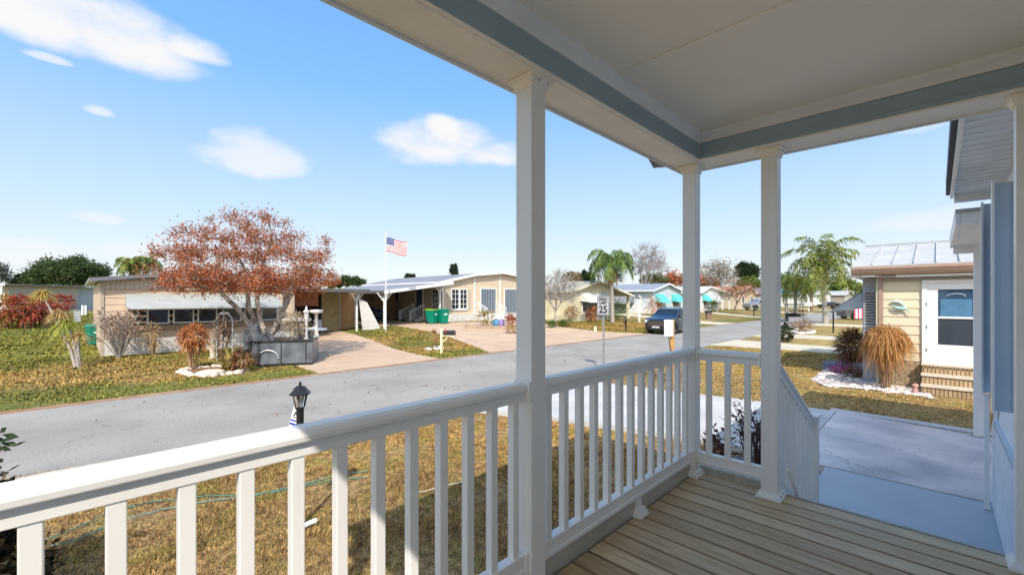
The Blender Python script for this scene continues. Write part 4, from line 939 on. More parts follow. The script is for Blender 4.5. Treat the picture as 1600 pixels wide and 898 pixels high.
# flagpole ---------------------------------------------------------
p = at(603, 26.3, 520); p.z = gz(p.x, p.y)
fp = thing('flagpole', 'tall thin white flagpole in front of the carports', 'flagpole', p)
m = MB(); m.tube([p, (p.x, p.y, 6.35)], [.035, .022], 8); m.build('pole', white_p, fp)
m = MB(); m.blob((p.x, p.y, 6.4), .06, 1, 0); m.build('finial', white_p, fp)
fl = thing('flag', 'red, white and blue striped flag flying from the thin pole', 'flag', (p.x, p.y, 5.3))
R_ = M('flag_red', (.45, .02, .03), .8); W_ = M('flag_white', (.8, .78, .76), .8); B_ = M('flag_blue', (.03, .05, .2), .8)
fd = Vector((SU, -CU, 0)); FL, FH = 1.28, .85; top = Vector((p.x, p.y, 6.12))
m = MB(); nx_, nz_ = 20, 13
def fpnt(s, t_):
    w = math.sin(s*9+t_*1.4)*.05*s**.5; return top+fd*(FL*s)+Vector((CU*w*1.5, SU*w*1.5, -FH*t_-.30*s+.04*math.sin(s*7)))
for j in range(nz_):
    for i in range(nx_):
        m.mi = 2 if (i < 8 and j < 7) else (0 if j % 2 == 0 else 1)
        s0, s1, t0, t1 = i/nx_, (i+1)/nx_, j/nz_, (j+1)/nz_
        m.add([fpnt(s0, t0), fpnt(s1, t0), fpnt(s1, t1), fpnt(s0, t1)], [(0, 1, 2, 3)], True)
m.mi = 1
for j in range(9):
    for i in range(6 if j % 2 == 0 else 5):
        s = (.033+i*.065+(.0325 if j % 2 else 0)); t_ = .04+j*.057; c = fpnt(s, t_)-Vector((CU, SU, 0))*.012
        st_ = []
        for k in range(10):
            a = math.pi/2+k*math.pi/5; r_ = .019 if k % 2 == 0 else .008; st_.append(c+fd*(r_*math.cos(a))+Vector((0, 0, r_*math.sin(a))))
        m.add(st_, [list(range(10))])
m.build('flag_cloth', [R_, W_, B_], fl)

# mailboxes -----------------------------------------------------------
def mailbox(loc, label, postm, boxm, rz, h=1.0, cab=True):
    t = thing('mailbox', label, 'mailbox', (0, 0, 0))
    m = MB(); m.box(-.05, .05, -.05, .05, 0, h); m.build('post', postm, t, bevel=.004)
    m = MB(); m.lathe((0, 0, h), [(.06, 0), (.07, .02), (.02, .1), (0.002, .13)], 4, False, math.pi/4); m.build('post_cap', postm, t)
    m = MB(); m.box(.05, .62, -.10, .10, h-.24, h-.2); m.bar((.05, 0, h-.5), (.35, 0, h-.24), .05); m.build('arm', postm, t)
    m = MB(); pr_ = [(0, -.09), (0, .09)]
    pf = [(-.095, 0), (.095, 0), (.095, .12)]+[(.095*math.cos(a), .12+.09*math.sin(a)) for a in [i*math.pi/8 for i in range(1, 8)]]+[(-.095, .12)]
    m.prism([(.1, a, h-.197+b) for a, b in pf], (.5, 0, 0)); b_ = m.build('box', boxm, t)
    m = MB(); m.box(.601, .612, -.08, .08, h-.17, h-.02); m.build('door', M('box_door_grey', (.10, .10, .10), .4), b_)
    m = MB(); m.box(.2, .23, -.11, -.098, h-.1, h+.08); m.build('flag', M('mail_red', (.5, .03, .03), .5), b_)
    t.location = loc; t.rotation_euler.z = rz; return t
mailbox(G(690, 552), 'black twin mailbox on a cream post on the grass island', M('cream_post', (.62, .58, .40), .6), black_m, -.9)
mailbox(G(978, 519), 'black mailbox on a dark post at the kerb near the palm', black_m, black_m, math.pi+.3, 1.0)
p = G(690, 552); t = thing('house_number_stake', 'small rusty ornament stake left of the cream mailbox post', 'yard ornament', G(679, 545))
m = MB(); q = G(679, 545); m.bar(q, q+Vector((0, 0, .75)), .03); m.blob(q+Vector((-.02, 0, .85)), (.12, .1, .08), 2, .3); m.blob(q+Vector((.05, 0, .45)), (.08, .08, .12), 3, .4); m.build('stake', M('rusty', (.25, .13, .06), .8, .3), t)
rocks('rocks', 'small heap of pale stones beside the cream mailbox post', [tuple((G(679, 545)+Vector((a, b, 0))).xy) for a, b in ((-.4, -.3), (.4, -.3), (.4, .3), (-.4, .3))], 14, .06, .13, M('white_rock', (.5, .5, .5)), 'stones')

# speed sign ---------------------------------------------------------
sp = Vector((12.3, 7.9, 0)); ss = thing('speed_limit_sign', 'white speed limit 25 sign on a grey steel post at the roadside', 'road sign', sp)
m = MB(); m.prism([sp+Vector(q) for q in ((0, -.03, 0), (.03, -.03, 0), (.03, .03, 0), (0, .03, 0), (0, .015, 0), (.02, .015, 0), (.02, -.015, 0), (0, -.015, 0))], (0, 0, 2.45)); m.build('post', greym, ss)
zt, zb_ = 2.47, 1.84; m = MB(); m.box(sp.x-.012, sp.x-.004, sp.y-.24, sp.y+.24, zb_, zt); pl = m.build('sign_plate', M('sign_white', (.46, .46, .47), .5), ss, bevel=.003)
def frame_rect(m, y0, y1, z0, z1, w, x0, x1): m.box(x0, x1, y0, y1, z0, z0+w); m.box(x0, x1, y0, y1, z1-w, z1); m.box(x0, x1, y0, y0+w, z0+w, z1-w); m.box(x0, x1, y1-w, y1, z0+w, z1-w)
m = MB(); frame_rect(m, sp.y-.225, sp.y+.225, zb_+.02, zt-.02, .012, sp.x-.0155, sp.x-.0125); m.build('border', black_m, pl)
def text(body, size, loc, rot, mat, par, ext=.001, bold=0):
    c = bpy.data.curves.new('lettering', 'FONT'); c.body = body; c.size = size; c.align_x = 'CENTER'; c.align_y = 'CENTER'; c.extrude = ext; c.offset = bold
    c.materials.append(mat); o = bpy.data.objects.new('lettering', c); C.objects.link(o); o.parent = par
    o.location = Vector(loc)-origin_of(par); o.rotation_euler = rot; bpy.context.view_layer.update()
    me = bpy.data.meshes.new_from_object(o.evaluated_get(bpy.context.evaluated_depsgraph_get()))
    q = bpy.data.objects.new('lettering', me); C.objects.link(q); q.parent = par; q.location = o.location; q.rotation_euler = rot
    if not me.materials: me.materials.append(mat)
    bpy.data.objects.remove(o); return q
rot = (math.pi/2, 0, -math.pi/2)
text('SPEED', .125, (sp.x-.0145, sp.y, zt-.11), rot, black_m, pl, bold=.004); text('LIMIT', .125, (sp.x-.0145, sp.y, zt-.225), rot, black_m, pl, bold=.004); text('25', .33, (sp.x-.0145, sp.y, zb_+.18), rot, black_m, pl, bold=.008)

# timber post with box -------------------------------------------------
tp = Vector((11.75, 5.3, 0)); t = thing('timber_post', 'new orange timber post standing on the lawn behind the railing', 'post', tp)
m = MB(); m.box(tp.x-.045, tp.x+.045, tp.y-.045, tp.y+.045, 0, 1.80); m.build('post', wood_post, t)
t = thing('meter_box', 'white box fixed to the orange timber post', 'box', (tp.x-.1, tp.y+.05, 1.6))
m = MB(); m.box(tp.x-.17, tp.x-.047, tp.y-.06, tp.y+.16, 1.34, 1.80); m.build('housing', white_p, t, bevel=.01)
m = MB(); m.box(tp.x-.18, tp.x-.172, tp.y-.03, tp.y+.13, 1.40, 1.60); m.build('cover', vinyl_d, t); m = MB(); m.tube([(tp.x-.11, tp.y+.05, 1.34), (tp.x-.09, tp.y+.03, 1.1), (tp.x-.05, tp.y, .9)], .012, 5); m.build('cable', black_m, t)

# lamp post by the porch -------------------------------------------------
lp = Vector(at(469, 4.49, 826)); lp.z = 0
t = thing('lamp_post', 'short black lantern post standing on the lawn behind the near railing', 'lamp post', lp)
m = MB(); m.tube([lp, lp+Vector((0, 0, 1.22))], [.026, .022], 12); m.lathe(lp, [(.07, 0), (.06, .02), (.03, .05)], 14); m.lathe(lp+Vector((0, 0, .95)), [(.036, 0), (.036, .3)], 14); m.build('pole', black_m, t)
hz = 1.24
m = MB(); m.lathe(lp+Vector((0, 0, hz)), [(.035, 0), (.045, .012), (.045, .03)], 6, False); 
for k in range(6):
    a = k*math.pi/3; m.bar(lp+Vector((.045*math.cos(a), .045*math.sin(a), hz+.03)), lp+Vector((.072*math.cos(a), .072*math.sin(a), hz+.165)), .009)
m.build('lantern_cage', black_m, t)
m = MB(); m.lathe(lp+Vector((0, 0, hz+.163)), [(.108, 0), (.112, .006), (.075, .045), (.055, .075), (.030, .088), (.014, .092), (.012, .105), (.016, .112), (.008, .13), (.001, .135)], 6, False); m.build('lantern_roof', black_m, t)
gm_, nt_, b_ = _mat('lantern_glass'); b_.inputs['Transmission Weight'].default_value = 1; b_.inputs['Roughness'].default_value = .15; b_.inputs['Base Color'].default_value = (.9, .92, .92, 1)
m = MB(); m.lathe(lp+Vector((0, 0, hz+.031)), [(.037, 0), (.062, .13)], 6, False); m.build('lantern_glass', gm_, t)
m = MB(); m.tube([lp+Vector((0, 0, hz+.035)), lp+Vector((0, 0, hz+.09)), lp+Vector((0, 0, hz+.12))], [.012, .022, .01], 8); m.build('bulb', white_p, t)
ys = thing('security_sign', 'white security yard sign with blue stripes leaning behind the lantern post', 'yard sign', lp+Vector((-.12, .1, 0)))
r_ = Vector((SU, -CU, 0)); fw = Vector((CU, SU, 0)); c = lp-r_*.055+fw*.06
def sq(a, z, d=0): return c+r_*(a+.14*(z-1.2))+Vector((0, 0, z+.06))-fw*d
m = MB(); m.prism([sq(-.075, .88), sq(.05, .88), sq(.05, 1.19), sq(-.005, 1.22), sq(-.045, 1.19)], fw*.006); pl = m.build('sign_panel', white_p, ys)
bm_ = M('sign_blue', (.02, .05, .4), .5)
m = MB(); m.prism([sq(-.06, 1.015, .002), sq(.048, .985, .002), sq(.048, 1.005, .002), sq(-.058, 1.035, .002)], fw*-.001); m.prism([sq(-.056, 1.055, .002), sq(.048, 1.025, .002), sq(.048, 1.04, .002), sq(-.054, 1.07, .002)], fw*-.001); m.build('stripe', bm_, pl)
m = MB(); m.prism([sq(-.035, 1.10, .002), sq(-.02, 1.10, .002), sq(-.01, 1.125, .002), sq(.0, 1.10, .002), sq(.015, 1.10, .002), sq(-.01, 1.155, .002)], fw*-.001); m.prism([sq(-.03, 1.083, .002), sq(.01, 1.078, .002), sq(.01, 1.086, .002), sq(-.03, 1.091, .002)], fw*-.001); m.prism([sq(-.03, 1.18, .002), sq(-.005, 1.18, .002), sq(-.005, 1.19, .002), sq(-.03, 1.19, .002)], fw*-.001); m.build('emblem', M('sign_ink', (.02, .02, .05), .5), pl)
m = MB(); m.bar(c+Vector((0, 0, 0))-r_*.04, c+Vector((0, 0, .9))-r_*.03, .012); m.build('stake', greym, ys)

# hoses ----------------------------------------------------------------
def hose(pxs, label, mat, r=.006, name='garden_hose', wob=1):
    pts = [G(*q) for q in pxs]; P = []
    for a, b in zip(pts[:-1], pts[1:]):
        for k in range(6):
            q = a.lerp(b, k/6); P.append(q+Vector((random.gauss(0, .008*wob), random.gauss(0, .008*wob), r+.02)))
    P.append(pts[-1]+Vector((0, 0, r+.02))); m = MB(); m.tube(P, r, 6); tag(m.build(name, mat), label, 'hose' if 'hose' in name else 'pipe')
hg = M('teal_hose', (.02, .20, .17), .4, .2)
hose([(40, 860), (95, 838), (180, 800), (240, 786), (320, 778), (390, 776), (450, 768), (520, 752), (572, 748)], 'teal garden hose looping across the dry grass, upper strand', hg)
hose([(20, 868), (110, 850), (190, 815), (250, 800), (310, 788), (400, 776), (470, 760), (530, 744), (575, 738)], 'teal garden hose across the dry grass, nearer strand', M('pale_teal_hose', (.10, .27, .26), .4, .2))
hose([(640, 775), (700, 760), (730, 752)], 'thin white cable lying in the roof shadow on the lawn', white_p, .004, 'drain_pipe')
hose([(474, 829), (484, 824), (494, 820)], 'short white drain pipe by the foot of the lantern post', white_p, .03, 'drain_pipe', 0)

# ------------------------------------------------------------ house 3, 4, 5 and the rest down the street
h3 = gable_home('cream home with white awning, carport and palm in front', 29.7, 35.7, 22, 11, .42, [(29.2, 2.6), (33.1, 3.5), (39.4, 2.2)], creamw, M('cream_roof', (.36, .34, .27), .6, .1), M('cream_trim', (.66, .62, .48), .5), skirt=creamw)
f3 = RF(0, 22, .42)
window(h3, f3, 30.9, 34.3, .75, 1.9, 4, 1, gl=glassb); awning(h3, f3, 30.6, 34.7, 2.45, 1.65, 1.0, M('white_stripe_awning', (.62, .62, .60), .5, .1), 8)
m = MB(); m.ob(f3, 30.6, 34.6, .0, .6, .04, .08); m.build('block_skirt', M('grey_block', (.30, .28, .24), .8), h3)
m = MB()
for x, y in ((39.1, 22.2), (36.2, 22.2), (39.1, 27)): m.box(x-.12, x+.12, y-.12, y+.12, .42, 2.7)
m.build('carport_post', M('cream_trim', (.6, .6, .4)), h3)
m = MB(); m.box(36, 39.3, 32.0, 32.2, .42, 2.6); m.build('carport_back', M('teal_grey', (.12, .22, .24), .8), h3)
awning(h3, ((36.2, 30, .42), (1, 0, 0), (0, -1, 0)), 0, 2.8, 2.15, 1.5, .6, turq, 5)
m = MB(); m.box(28.6, 29.66, 23, 24.6, .42, .95); m.box(28.2, 28.6, 23, 24.6, .42, .7); m.build('entry_steps', creamw, h3)
window(h3, SF(29.7, 22, .42), -6, -4.6, .9, 1.8, 2, 1)
h4 = gable_home('white and blue home with turquoise awnings and blue grey roof behind the parked car', 48.1, 55.8, 24, 12, .55, [(47.5, 2.75), (51.7, 3.65), (56.2, 2.7)], M('pale_blue_wall', (.50, .58, .62), .6, .05), M('blue_grey_roof', (.24, .27, .32), .6, .08), skirt=white_d)
f4 = RF(0, 24, .55)
window(h4, f4, 48.9, 50.4, .8, 2.0, 2, 1); awning(h4, f4, 48.6, 50.9, 2.35, 1.35, .9, turq, 5, 'left turquoise awning'); window(h4, f4, 53.2, 55, .8, 2.0, 2, 1); awning(h4, f4, 53, 55.4, 2.35, 1.4, .9, turq, 5, 'right turquoise awning')
m = MB(); m.prism([(44.2, 25.2, .55), (48.0, 25.2, .55), (47.5, 25.2, 2.7)], (0, .06, 0)); m.build('lattice_wing', white_d, h4)
awning(h4, SF(48.1, 24, .55), -7, -2.5, 2.5, 1.2, 1.2, M('grey_awning', (.22, .23, .25), .6), 6)
h5 = gable_home('white home with turquoise shutters and pale roof behind the silver truck', 62.5, 69.5, 24, 11, .6, [(62, 2.6), (65.5, 3.5), (75.5, 2.4)], M('white_wall', (.66, .68, .66), .6, .05), M('pale_roof', (.50, .52, .55), .5, .1), skirt=white_d)
f5 = RF(0, 24, .6)
awning(h5, f5, 63, 65, 2.3, 1.4, .8, turq, 4); awning(h5, f5, 66, 69, 2.4, 1.3, 1.0, M('white_stripe_awning', (.6, .6, .6)), 4); window(h5, f5, 63.3, 64.7, .8, 1.9, 2, 1); window(h5, f5, 66.4, 68.6, .8, 1.9, 2, 1)
m = MB(); 
for x in (72, 75.2): m.box(x-.1, x+.1, 24.2, 24.4, .6, 3.0)
m.build('carport_post', white_p, h5)
specs = [(82, 92, 25, 'orange roofed tan home behind the red leafless trees', M('tan_wall', (.5, .42, .3), .6), M('orange_roof', (.42, .22, .10), .6, .1)),
         (98, 108, 25, 'small grey home beyond the left hand palms', M('grey_wall', (.45, .46, .46), .6), M('grey_metal_roof', (.4, .4, .4))),
         (113, 124, 22, 'distant home with pale blue roof beyond the palms', M('white_wall', (.6, .6, .6)), M('sky_blue_roof', (.16, .36, .50), .5, .1)),
         (130, 146, 21, 'distant white home with columns and white flat carport roof', M('white_wall', (.6, .6, .6)), M('white_metal_roof', (.6, .6, .6))),
         (155, 172, 19, 'distant long white roofed home farthest down the street', M('taupe_wall', (.30, .27, .24), .7), M('white_metal_roof', (.6, .6, .6)))]
for a, b, y, lab, wm, rm in specs:
    h = gable_home(lab, a, b, y, 10, .6, [(a-.5, 2.8), ((a+b)/2, 4.0), (b+.5, 2.8)], wm, rm, lapm=False)
    f_ = RF(0, y, .6); k = 5 if b-a > 12 else 2
    for i in range(k): x = a+(b-a)*(i+.5)/k; window(h, f_, x-.7, x+.7, .9, 2.2, 2, 1)
# left far homes
def far_left(label, pxa, pxb, d, py, wallm, roofm, hh):
    a = at(pxa, d, py); b = at(pxb, d, py); a.z = gz(a.x, a.y); e = Vector(((b-a).x, (b-a).y, 0)); L = e.length; e.normalize(); n = Vector((e.y, -e.x, 0))
    if n.dot(Vector((CU, SU, 0))) > 0: n = -n
    t = thing('mobile_home', label, 'house', a); fr = (a, e, n)
    m = MB(); m.ob(fr, 0, L, 0, hh, -8, 0); m.build('wall', wallm, t)
    m = MB(); m.ob(fr, -.5, L+.5, hh+.002, hh+.2, -8.5, .8); m.build('roof', roofm, t)
    m = MB(); m.ob(fr, -.5, L+.5, hh-.05, hh+.22, .803, .85); m.build('fascia', white_p, t)
    for i in range(max(1, int(L/3))): window(t, fr, .8+i*3, 2.4+i*3, 1.1, 2.3, 2, 1)
    m = MB(); m.ob(fr, L*.35, L*.8, .1, hh-.3, .005, .03); m.build('porch_shade_sheet', dark, t)  # flat dark sheet on the wall, painting the shade under the porch
    for x in (L*.28, L*.57, L-.1): m = MB(); m.ob(fr, x, x+.15, 0, hh-.05, .6, .75); m.build('porch_post', white_p, t)
far_left('far grey white home with flat white roof behind the red crotons', 20, 118, 58, 484, M('grey_white_wall', (.42, .44, .46), .7), roofwhite, 3.0)
far_left('far tan home cut by the left edge of the photo', -90, 14, 50, 486, M('tan_wall2', (.44, .37, .30), .7), M('brown_flat_roof', (.25, .2, .17), .7), 3.1)
far_left('dark side shed behind the grey white home near the utility box', 119, 138, 62, 483, M('dark_shed', (.07, .08, .09), .7), roofwhite, 2.7)

# ------------------------------------------------------------ vehicles
def wheel(par, x, y, r, w, rimm):
    t = MB(); n = 20; 
    def ringx(prof, mb):
        vs = []
        for rr, yy in prof:
            for j in range(n): a = 2*math.pi*j/n; vs.append((x+rr*math.cos(a), y+yy, r+rr*math.sin(a)))
        k = len(prof); mb.add(vs, [(i*n+j, i*n+(j+1) % n, (i+1)*n+(j+1) % n, (i+1)*n+j) for i in range(k-1) for j in range(n)], True)
    ringx([(r*.62, -w/2), (r*.94, -w/2), (r, -w*.35), (r, w*.35), (r*.94, w/2), (r*.62, w/2)], t); o = t.build('wheel', M('tyre_rubber', (.015, .015, .016), .8), par)
    m = MB(); ringx([(.01, -w*.3), (.01, -w*.42)], m)
    for sgn in (-1, 1):
        for k in range(6):
            a = k*math.pi/3; m.hexa([(x+q[0]*math.cos(a)-q[1]*math.sin(a), y+sgn*q[2], r+q[0]*math.sin(a)+q[1]*math.cos(a)) for q in
                ((.02, -.035, w*.3), (r*.6, -.03, w*.3), (r*.6, .03, w*.3), (.02, .035, w*.3), (.02, -.035, w*.42), (r*.6, -.03, w*.44), (r*.6, .03, w*.44), (.02, .035, w*.42))])
    ringx([(r*.55, -w*.46), (r*.63, -w*.48), (r*.63, w*.48), (r*.55, w*.46)], m); m.build('rim', rimm, o)
def vehicle(name, label, cat, L, W, prof, belt, wins, wx, wr, paint, pick=None, front=True):
    """prof: outline (x, z) clockwise from front bottom, body points above `belt` lean inwards"""
    t = thing(name, label, cat, (0, 0, 0)); top = max(z for _, z in prof)
    def hw(x, z):
        q = W/2; 
        if z > belt: q -= (z-belt)/(top-belt)*W*.11
        e = min(x, L-x); 
        if e < .5: q -= (.5-max(e, 0))**2*.5
        if z < .45: q -= (.45-z)*.15
        return q
    # refine outline
    P = []
    for (a, b) in zip(prof, prof[1:]+prof[:1]):
        n = max(1, int(math.hypot(b[0]-a[0], b[1]-a[1])/.25))
        P += [(a[0]+(b[0]-a[0])*i/n, a[1]+(b[1]-a[1])*i/n) for i in range(n)]
    bm = bmesh.new(); Lf = [bm.verts.new((x, -hw(x, z), z)) for x, z in P]; Rt = [bm.verts.new((x, hw(x, z), z)) for x, z in P]; n = len(P)
    Lm = [bm.verts.new((x, 0, z+(.02 if z > .8 else 0))) for x, z in P]
    bm.faces.new(Lf); bm.faces.new(Rt[::-1])
    for i in range(n):
        j = (i+1) % n; bm.faces.new((Lf[j], Lf[i], Lm[i], Lm[j])); bm.faces.new((Lm[j], Lm[i], Rt[i], Rt[j]))
    bmesh.ops.recalc_face_normals(bm, faces=bm.faces); me = bpy.data.meshes.new('body'); bm.to_mesh(me); bm.free(); me.materials.append(paint)
    for p_ in me.polygons: p_.use_smooth = len(p_.vertices) < 5
    o = bpy.data.objects.new('body', me); C.objects.link(o); o.parent = t
    b = o.modifiers.new('bevel', 'BEVEL'); b.width = .05; b.segments = 3; b.limit_method = 'ANGLE'; b.angle_limit = .7
    gl = glass('car_glass', (.015, .02, .03))
    for w in wins:       # side windows as polygons, mirrored
        for s in (-1, 1):
            m = MB(); m.add([(x, s*(hw(x, z)+.006), z) for x, z in w], [list(range(len(w)))[::s]]); m.build('side_window', gl, t)
    for x in wx:
        for s in (-1, 1): wheel(t, x, s*(W/2-.12), wr, .24, M('alloy', (.5, .5, .52), .3, metal=.8))
        m = MB()
        for s in (-1, 1):
            cc = [(x+(wr+.07)*math.cos(a), s*(W/2-.005), wr+(wr+.07)*math.sin(a)) for a in [i*math.pi/12 for i in range(-2, 15)]]
            m.add([(x, s*(W/2+.004), wr)]+[(q[0], s*(W/2+.004), q[2]) for q in cc], [(0, i, i+1) for i in range(1, len(cc))])
        m.build('wheel_arch', M('arch_black', (.01, .01, .01), .9), t)
    return t, hw
navy = M('navy_car_paint', (.007, .016, .035), .25, .05, coat=1, spec=.6); silver = M('silver_car_paint', (.40, .40, .42), .3, .04, metal=.6, coat=.8); blackp = M('black_car_paint', (.012, .012, .015), .2, coat=1); greyp = M('dark_grey_car_paint', (.12, .12, .13), .25, metal=.4, coat=1)
suvp = [(.05, .3), (.0, .62), (.03, .95), (.25, 1.06), (1.15, 1.14), (1.75, 1.62), (2.1, 1.70), (3.9, 1.70), (4.35, 1.55), (4.62, 1.1), (4.68, .6), (4.6, .3)]
sv, hw = vehicle('parked_car', 'dark blue sport utility car parked at the far kerb facing the camera', 'car', 4.7, 1.85, suvp, 1.08,
    [[(1.45, 1.12), (1.95, 1.58), (2.55, 1.60), (2.55, 1.12)], [(2.65, 1.12), (2.65, 1.60), (3.45, 1.60), (3.5, 1.12)], [(3.6, 1.14), (3.55, 1.59), (3.95, 1.57), (4.2, 1.3)]], (.92, 3.72), .37, navy)
m = MB(); m.add([(1.22, -.72, 1.19), (1.22, .72, 1.19), (1.72, .66, 1.625), (1.72, -.66, 1.625)], [(0, 1, 2, 3)]); m.build('windscreen', glass('car_glass'), sv)
m = MB(); m.box(-.03, .0, -.62, .62, .55, .92); m.box(-.035, .02, -.8, .8, .3, .46); m.build('grille', black_m, sv)
m = MB()
for z in (.62, .72, .82): m.box(-.045, -.032, -.55, .55, z, z+.02)
m.build('grille_bar', M('chrome', (.6, .6, .6), .2, metal=1), sv)
for s in (-1, 1):
    m = MB(); m.hexa([(-.01, s*.66-.13, .78), (-.01, s*.66+.13, .78), (.15, s*.66+.13, .78), (.15, s*.66-.13, .78), (.0, s*.66-.13, .95), (.0, s*.66+.13, .95), (.15, s*.66+.13, .95), (.15, s*.66-.13, .95)]); m.build('headlight', M('lamp_lens', (.6, .62, .65), .1), sv)
    m = MB(); m.blob((1.5, s*1.0, 1.15), (.08, .12, .08), 1, 0); m.build('mirror', navy, sv)
m = MB(); m.box(-.05, -.033, -.26, .26, .44, .54); m.build('number_plate', M('plate', (.6, .6, .6)), sv)
m = MB(); 
for s in (-1, 1): m.bar((2.0, s*.68, 1.74), (4.0, s*.68, 1.74), .03)
m.build('roof_rail', black_m, sv)
sv.location = (27.0, 13.28, .012)
truckp = [(.05, .35), (.0, .7), (.05, 1.05), (.3, 1.12), (1.3, 1.18), (1.9, 1.72), (2.2, 1.78), (3.35, 1.78), (3.6, 1.2), (5.35, 1.18), (5.4, .7), (5.3, .4)]
tk, hw = vehicle('pickup_truck', 'silver crew cab pickup truck parked on a driveway beyond the corner post', 'pickup truck', 5.4, 1.95, truckp, 1.15, [[(1.6, 1.18), (2.1, 1.66), (2.6, 1.68), (2.6, 1.18)], [(2.7, 1.18), (2.7, 1.68), (3.25, 1.66), (3.4, 1.2)]], (1.0, 4.3), .4, silver)
m = MB(); m.add([(1.38, -.75, 1.24), (1.38, .75, 1.24), (1.86, .68, 1.70), (1.86, -.68, 1.70)], [(0, 1, 2, 3)]); m.build('windscreen', glass('car_glass'), tk)
for s in (-1, 1): m = MB(); m.box(5.39, 5.42, s*.85-.08, s*.85+.08, .8, 1.1); m.build('tail_light', M('tail_red', (.4, .01, .01), .3), tk)
q = at(1166, 71, 488); tk.location = (q.x, q.y, gz(q.x, q.y)+.03); tk.rotation_euler.z = -math.pi*.17
q = at(1331, 50, 497); 
s2, hw = vehicle('parked_car', 'grey car on a near side driveway behind the tall palm', 'car', 4.7, 1.85, suvp, 1.08, [[(1.45, 1.12), (1.95, 1.58), (2.55, 1.60), (2.55, 1.12)], [(2.65, 1.12), (2.65, 1.60), (3.45, 1.60), (3.5, 1.12)]], (.92, 3.72), .37, greyp)
s2.location = (q.x-1.0, q.y+.9, .03); s2.rotation_euler.z = -math.pi*.27
carp = [(.05, .28), (.0, .55), (.05, .75), (1.2, .92), (1.9, 1.32), (2.7, 1.36), (3.5, 1.08), (4.4, .98), (4.5, .6), (4.4, .28)]
s3, hw = vehicle('parked_car', 'low black car parked before the distant white home', 'car', 4.5, 1.8, carp, .9, [[(1.5, .96), (1.95, 1.26), (2.7, 1.29), (3.2, 1.02)]], (.85, 3.6), .33, blackp)
q = at(1280, 100, 478); s3.location = (q.x, q.y, gz(q.x, q.y)+.02); s3.rotation_euler.z = -math.pi/4
# golf cart
gc = thing('golf_cart', 'dark golf cart with black canopy at the roadside behind the stair post', 'golf cart', (0, 0, 0))
m = MB(); m.hexa([(0, -.55, .3), (2.3, -.55, .3), (2.3, .55, .3), (0, .55, .3), (.1, -.5, .62), (2.3, -.5, .5), (2.3, .5, .5), (.1, .5, .62)]); m.hexa([(.0, -.5, .5), (.35, -.5, .5), (.35, .5, .5), (.0, .5, .5), (.15, -.45, .95), (.35, -.45, 1.0), (.35, .45, 1.0), (.15, .45, .95)]); m.build('body', greyp, gc, bevel=.03)
m = MB(); m.box(1.1, 1.7, -.5, .5, .55, .78); m.box(1.6, 1.72, -.5, .5, .78, 1.2); m.build('seat', black_m, gc)
m = MB(); m.box(.2, 2.3, -.6, .6, 1.86, 1.93); m.build('canopy', black_m, gc, bevel=.02)
m = MB()
for x0_, x1_ in ((.3, .5), (2.2, 2.1)):
    for s in (-.5, .5): m.tube([(x0_, s, .6), (x1_, s, 1.86)], .02, 6)
m.build('canopy_frame', black_m, gc)
for x in (.4, 1.95):
    for s in (-.5, .5): wheel(gc, x, s, .24, .18, M('alloy', (.5, .5, .5)))
m = MB(); m.tube([(.6, -.2, .95), (.75, -.2, 1.0)], .02, 5); m.lathe((.78, -.2, 1.0), [(.16, 0), (.16, .02)], 14); m.build('steering_wheel', black_m, gc)
q = G(1232, 514); gc.location = (q.x-.6, q.y-.6, .02); gc.rotation_euler.z = .3

# ------------------------------------------------------------ trees and plants
bark = M('grey_bark', (.46, .39, .33), .85, scale=7, c2=(.20, .155, .125), bump=.8, bscale=30)
palebark = M('pale_bark', (.46, .42, .38), .85, scale=10, c2=(.28, .25, .22), bump=.5, bscale=30)
brownbark = M('brown_twigs', (.20, .13, .09), .85, .3, 10)
palmbark = M('palm_trunk', (.42, .38, .33), .85, scale=14, c2=(.25, .22, .19), bump=.7, bscale=25, stretch=(1, 1, 4))
# the big red-leaved tree
dT = 17.0
def T(px, py, off=0): return at(px, dT+off, py)
tb = T(412, 548); tb.z = .35
limbs = [[tb, T(395, 515), T(370, 480, -.3), T(345, 455, -.6), T(315, 425, -.8), T(285, 395, -1.0)],
         [tb, T(400, 520, .2), T(388, 480, .4), T(388, 450, .6), T(380, 415, .6), T(360, 375, .8)],
         [tb, T(408, 505, .3), T(402, 470, .5), T(405, 440, .4), T(415, 400, 0), T(425, 365, -.2)],
         [tb, T(425, 520, -.1), T(442, 495, -.3), T(446, 465, -.4), T(460, 440, -.7), T(490, 410, -.9)],
         [tb, T(420, 525, .6), T(440, 490, 1.0), T(455, 460, 1.4), T(480, 435, 1.6), T(505, 420, 1.8)],
         [T(345, 455, -.6), T(310, 445, -1.2), T(275, 435, -1.5)], [T(388, 450, .6), T(345, 425, 1.4), T(300, 405, 1.9)]]
tg = []
cc = T(385, 428)
R3 = Vector((SU, -CU, 0)); FW = Vector((CU, SU, 0))
while len(tg) < 340:
    a, b, c_ = random.uniform(-1, 1), random.uniform(-1, 1), random.uniform(-.62, 1)
    rr = a*a+b*b+c_*c_
    if rr > 1 or rr < .12: continue
    if c_ < -.35 and a*a+b*b > .8: continue
    # foliage hangs in flat layers
    c2_ = round(c_*3.2)/3.2*.5+c_*.5
    tg.append(cc+R3*(a*3.5)+FW*(b*2.6)+Vector((0, 0, c2_*2.35 if c2_ > 0 else c2_*.95)))
redleaf = leafmat('rust_leaves', (.22, .055, .022), (.54, .19, .08), .28)
rt = make_tree('tree', 'broad rust red tree with several leaning grey trunks before the peach home', tb, limbs, tg, bark, redleaf, 85, .15, .105, rtip=.013, pw=.40, rmax=.14, width=.35, twigs=6, limb_r=.13)

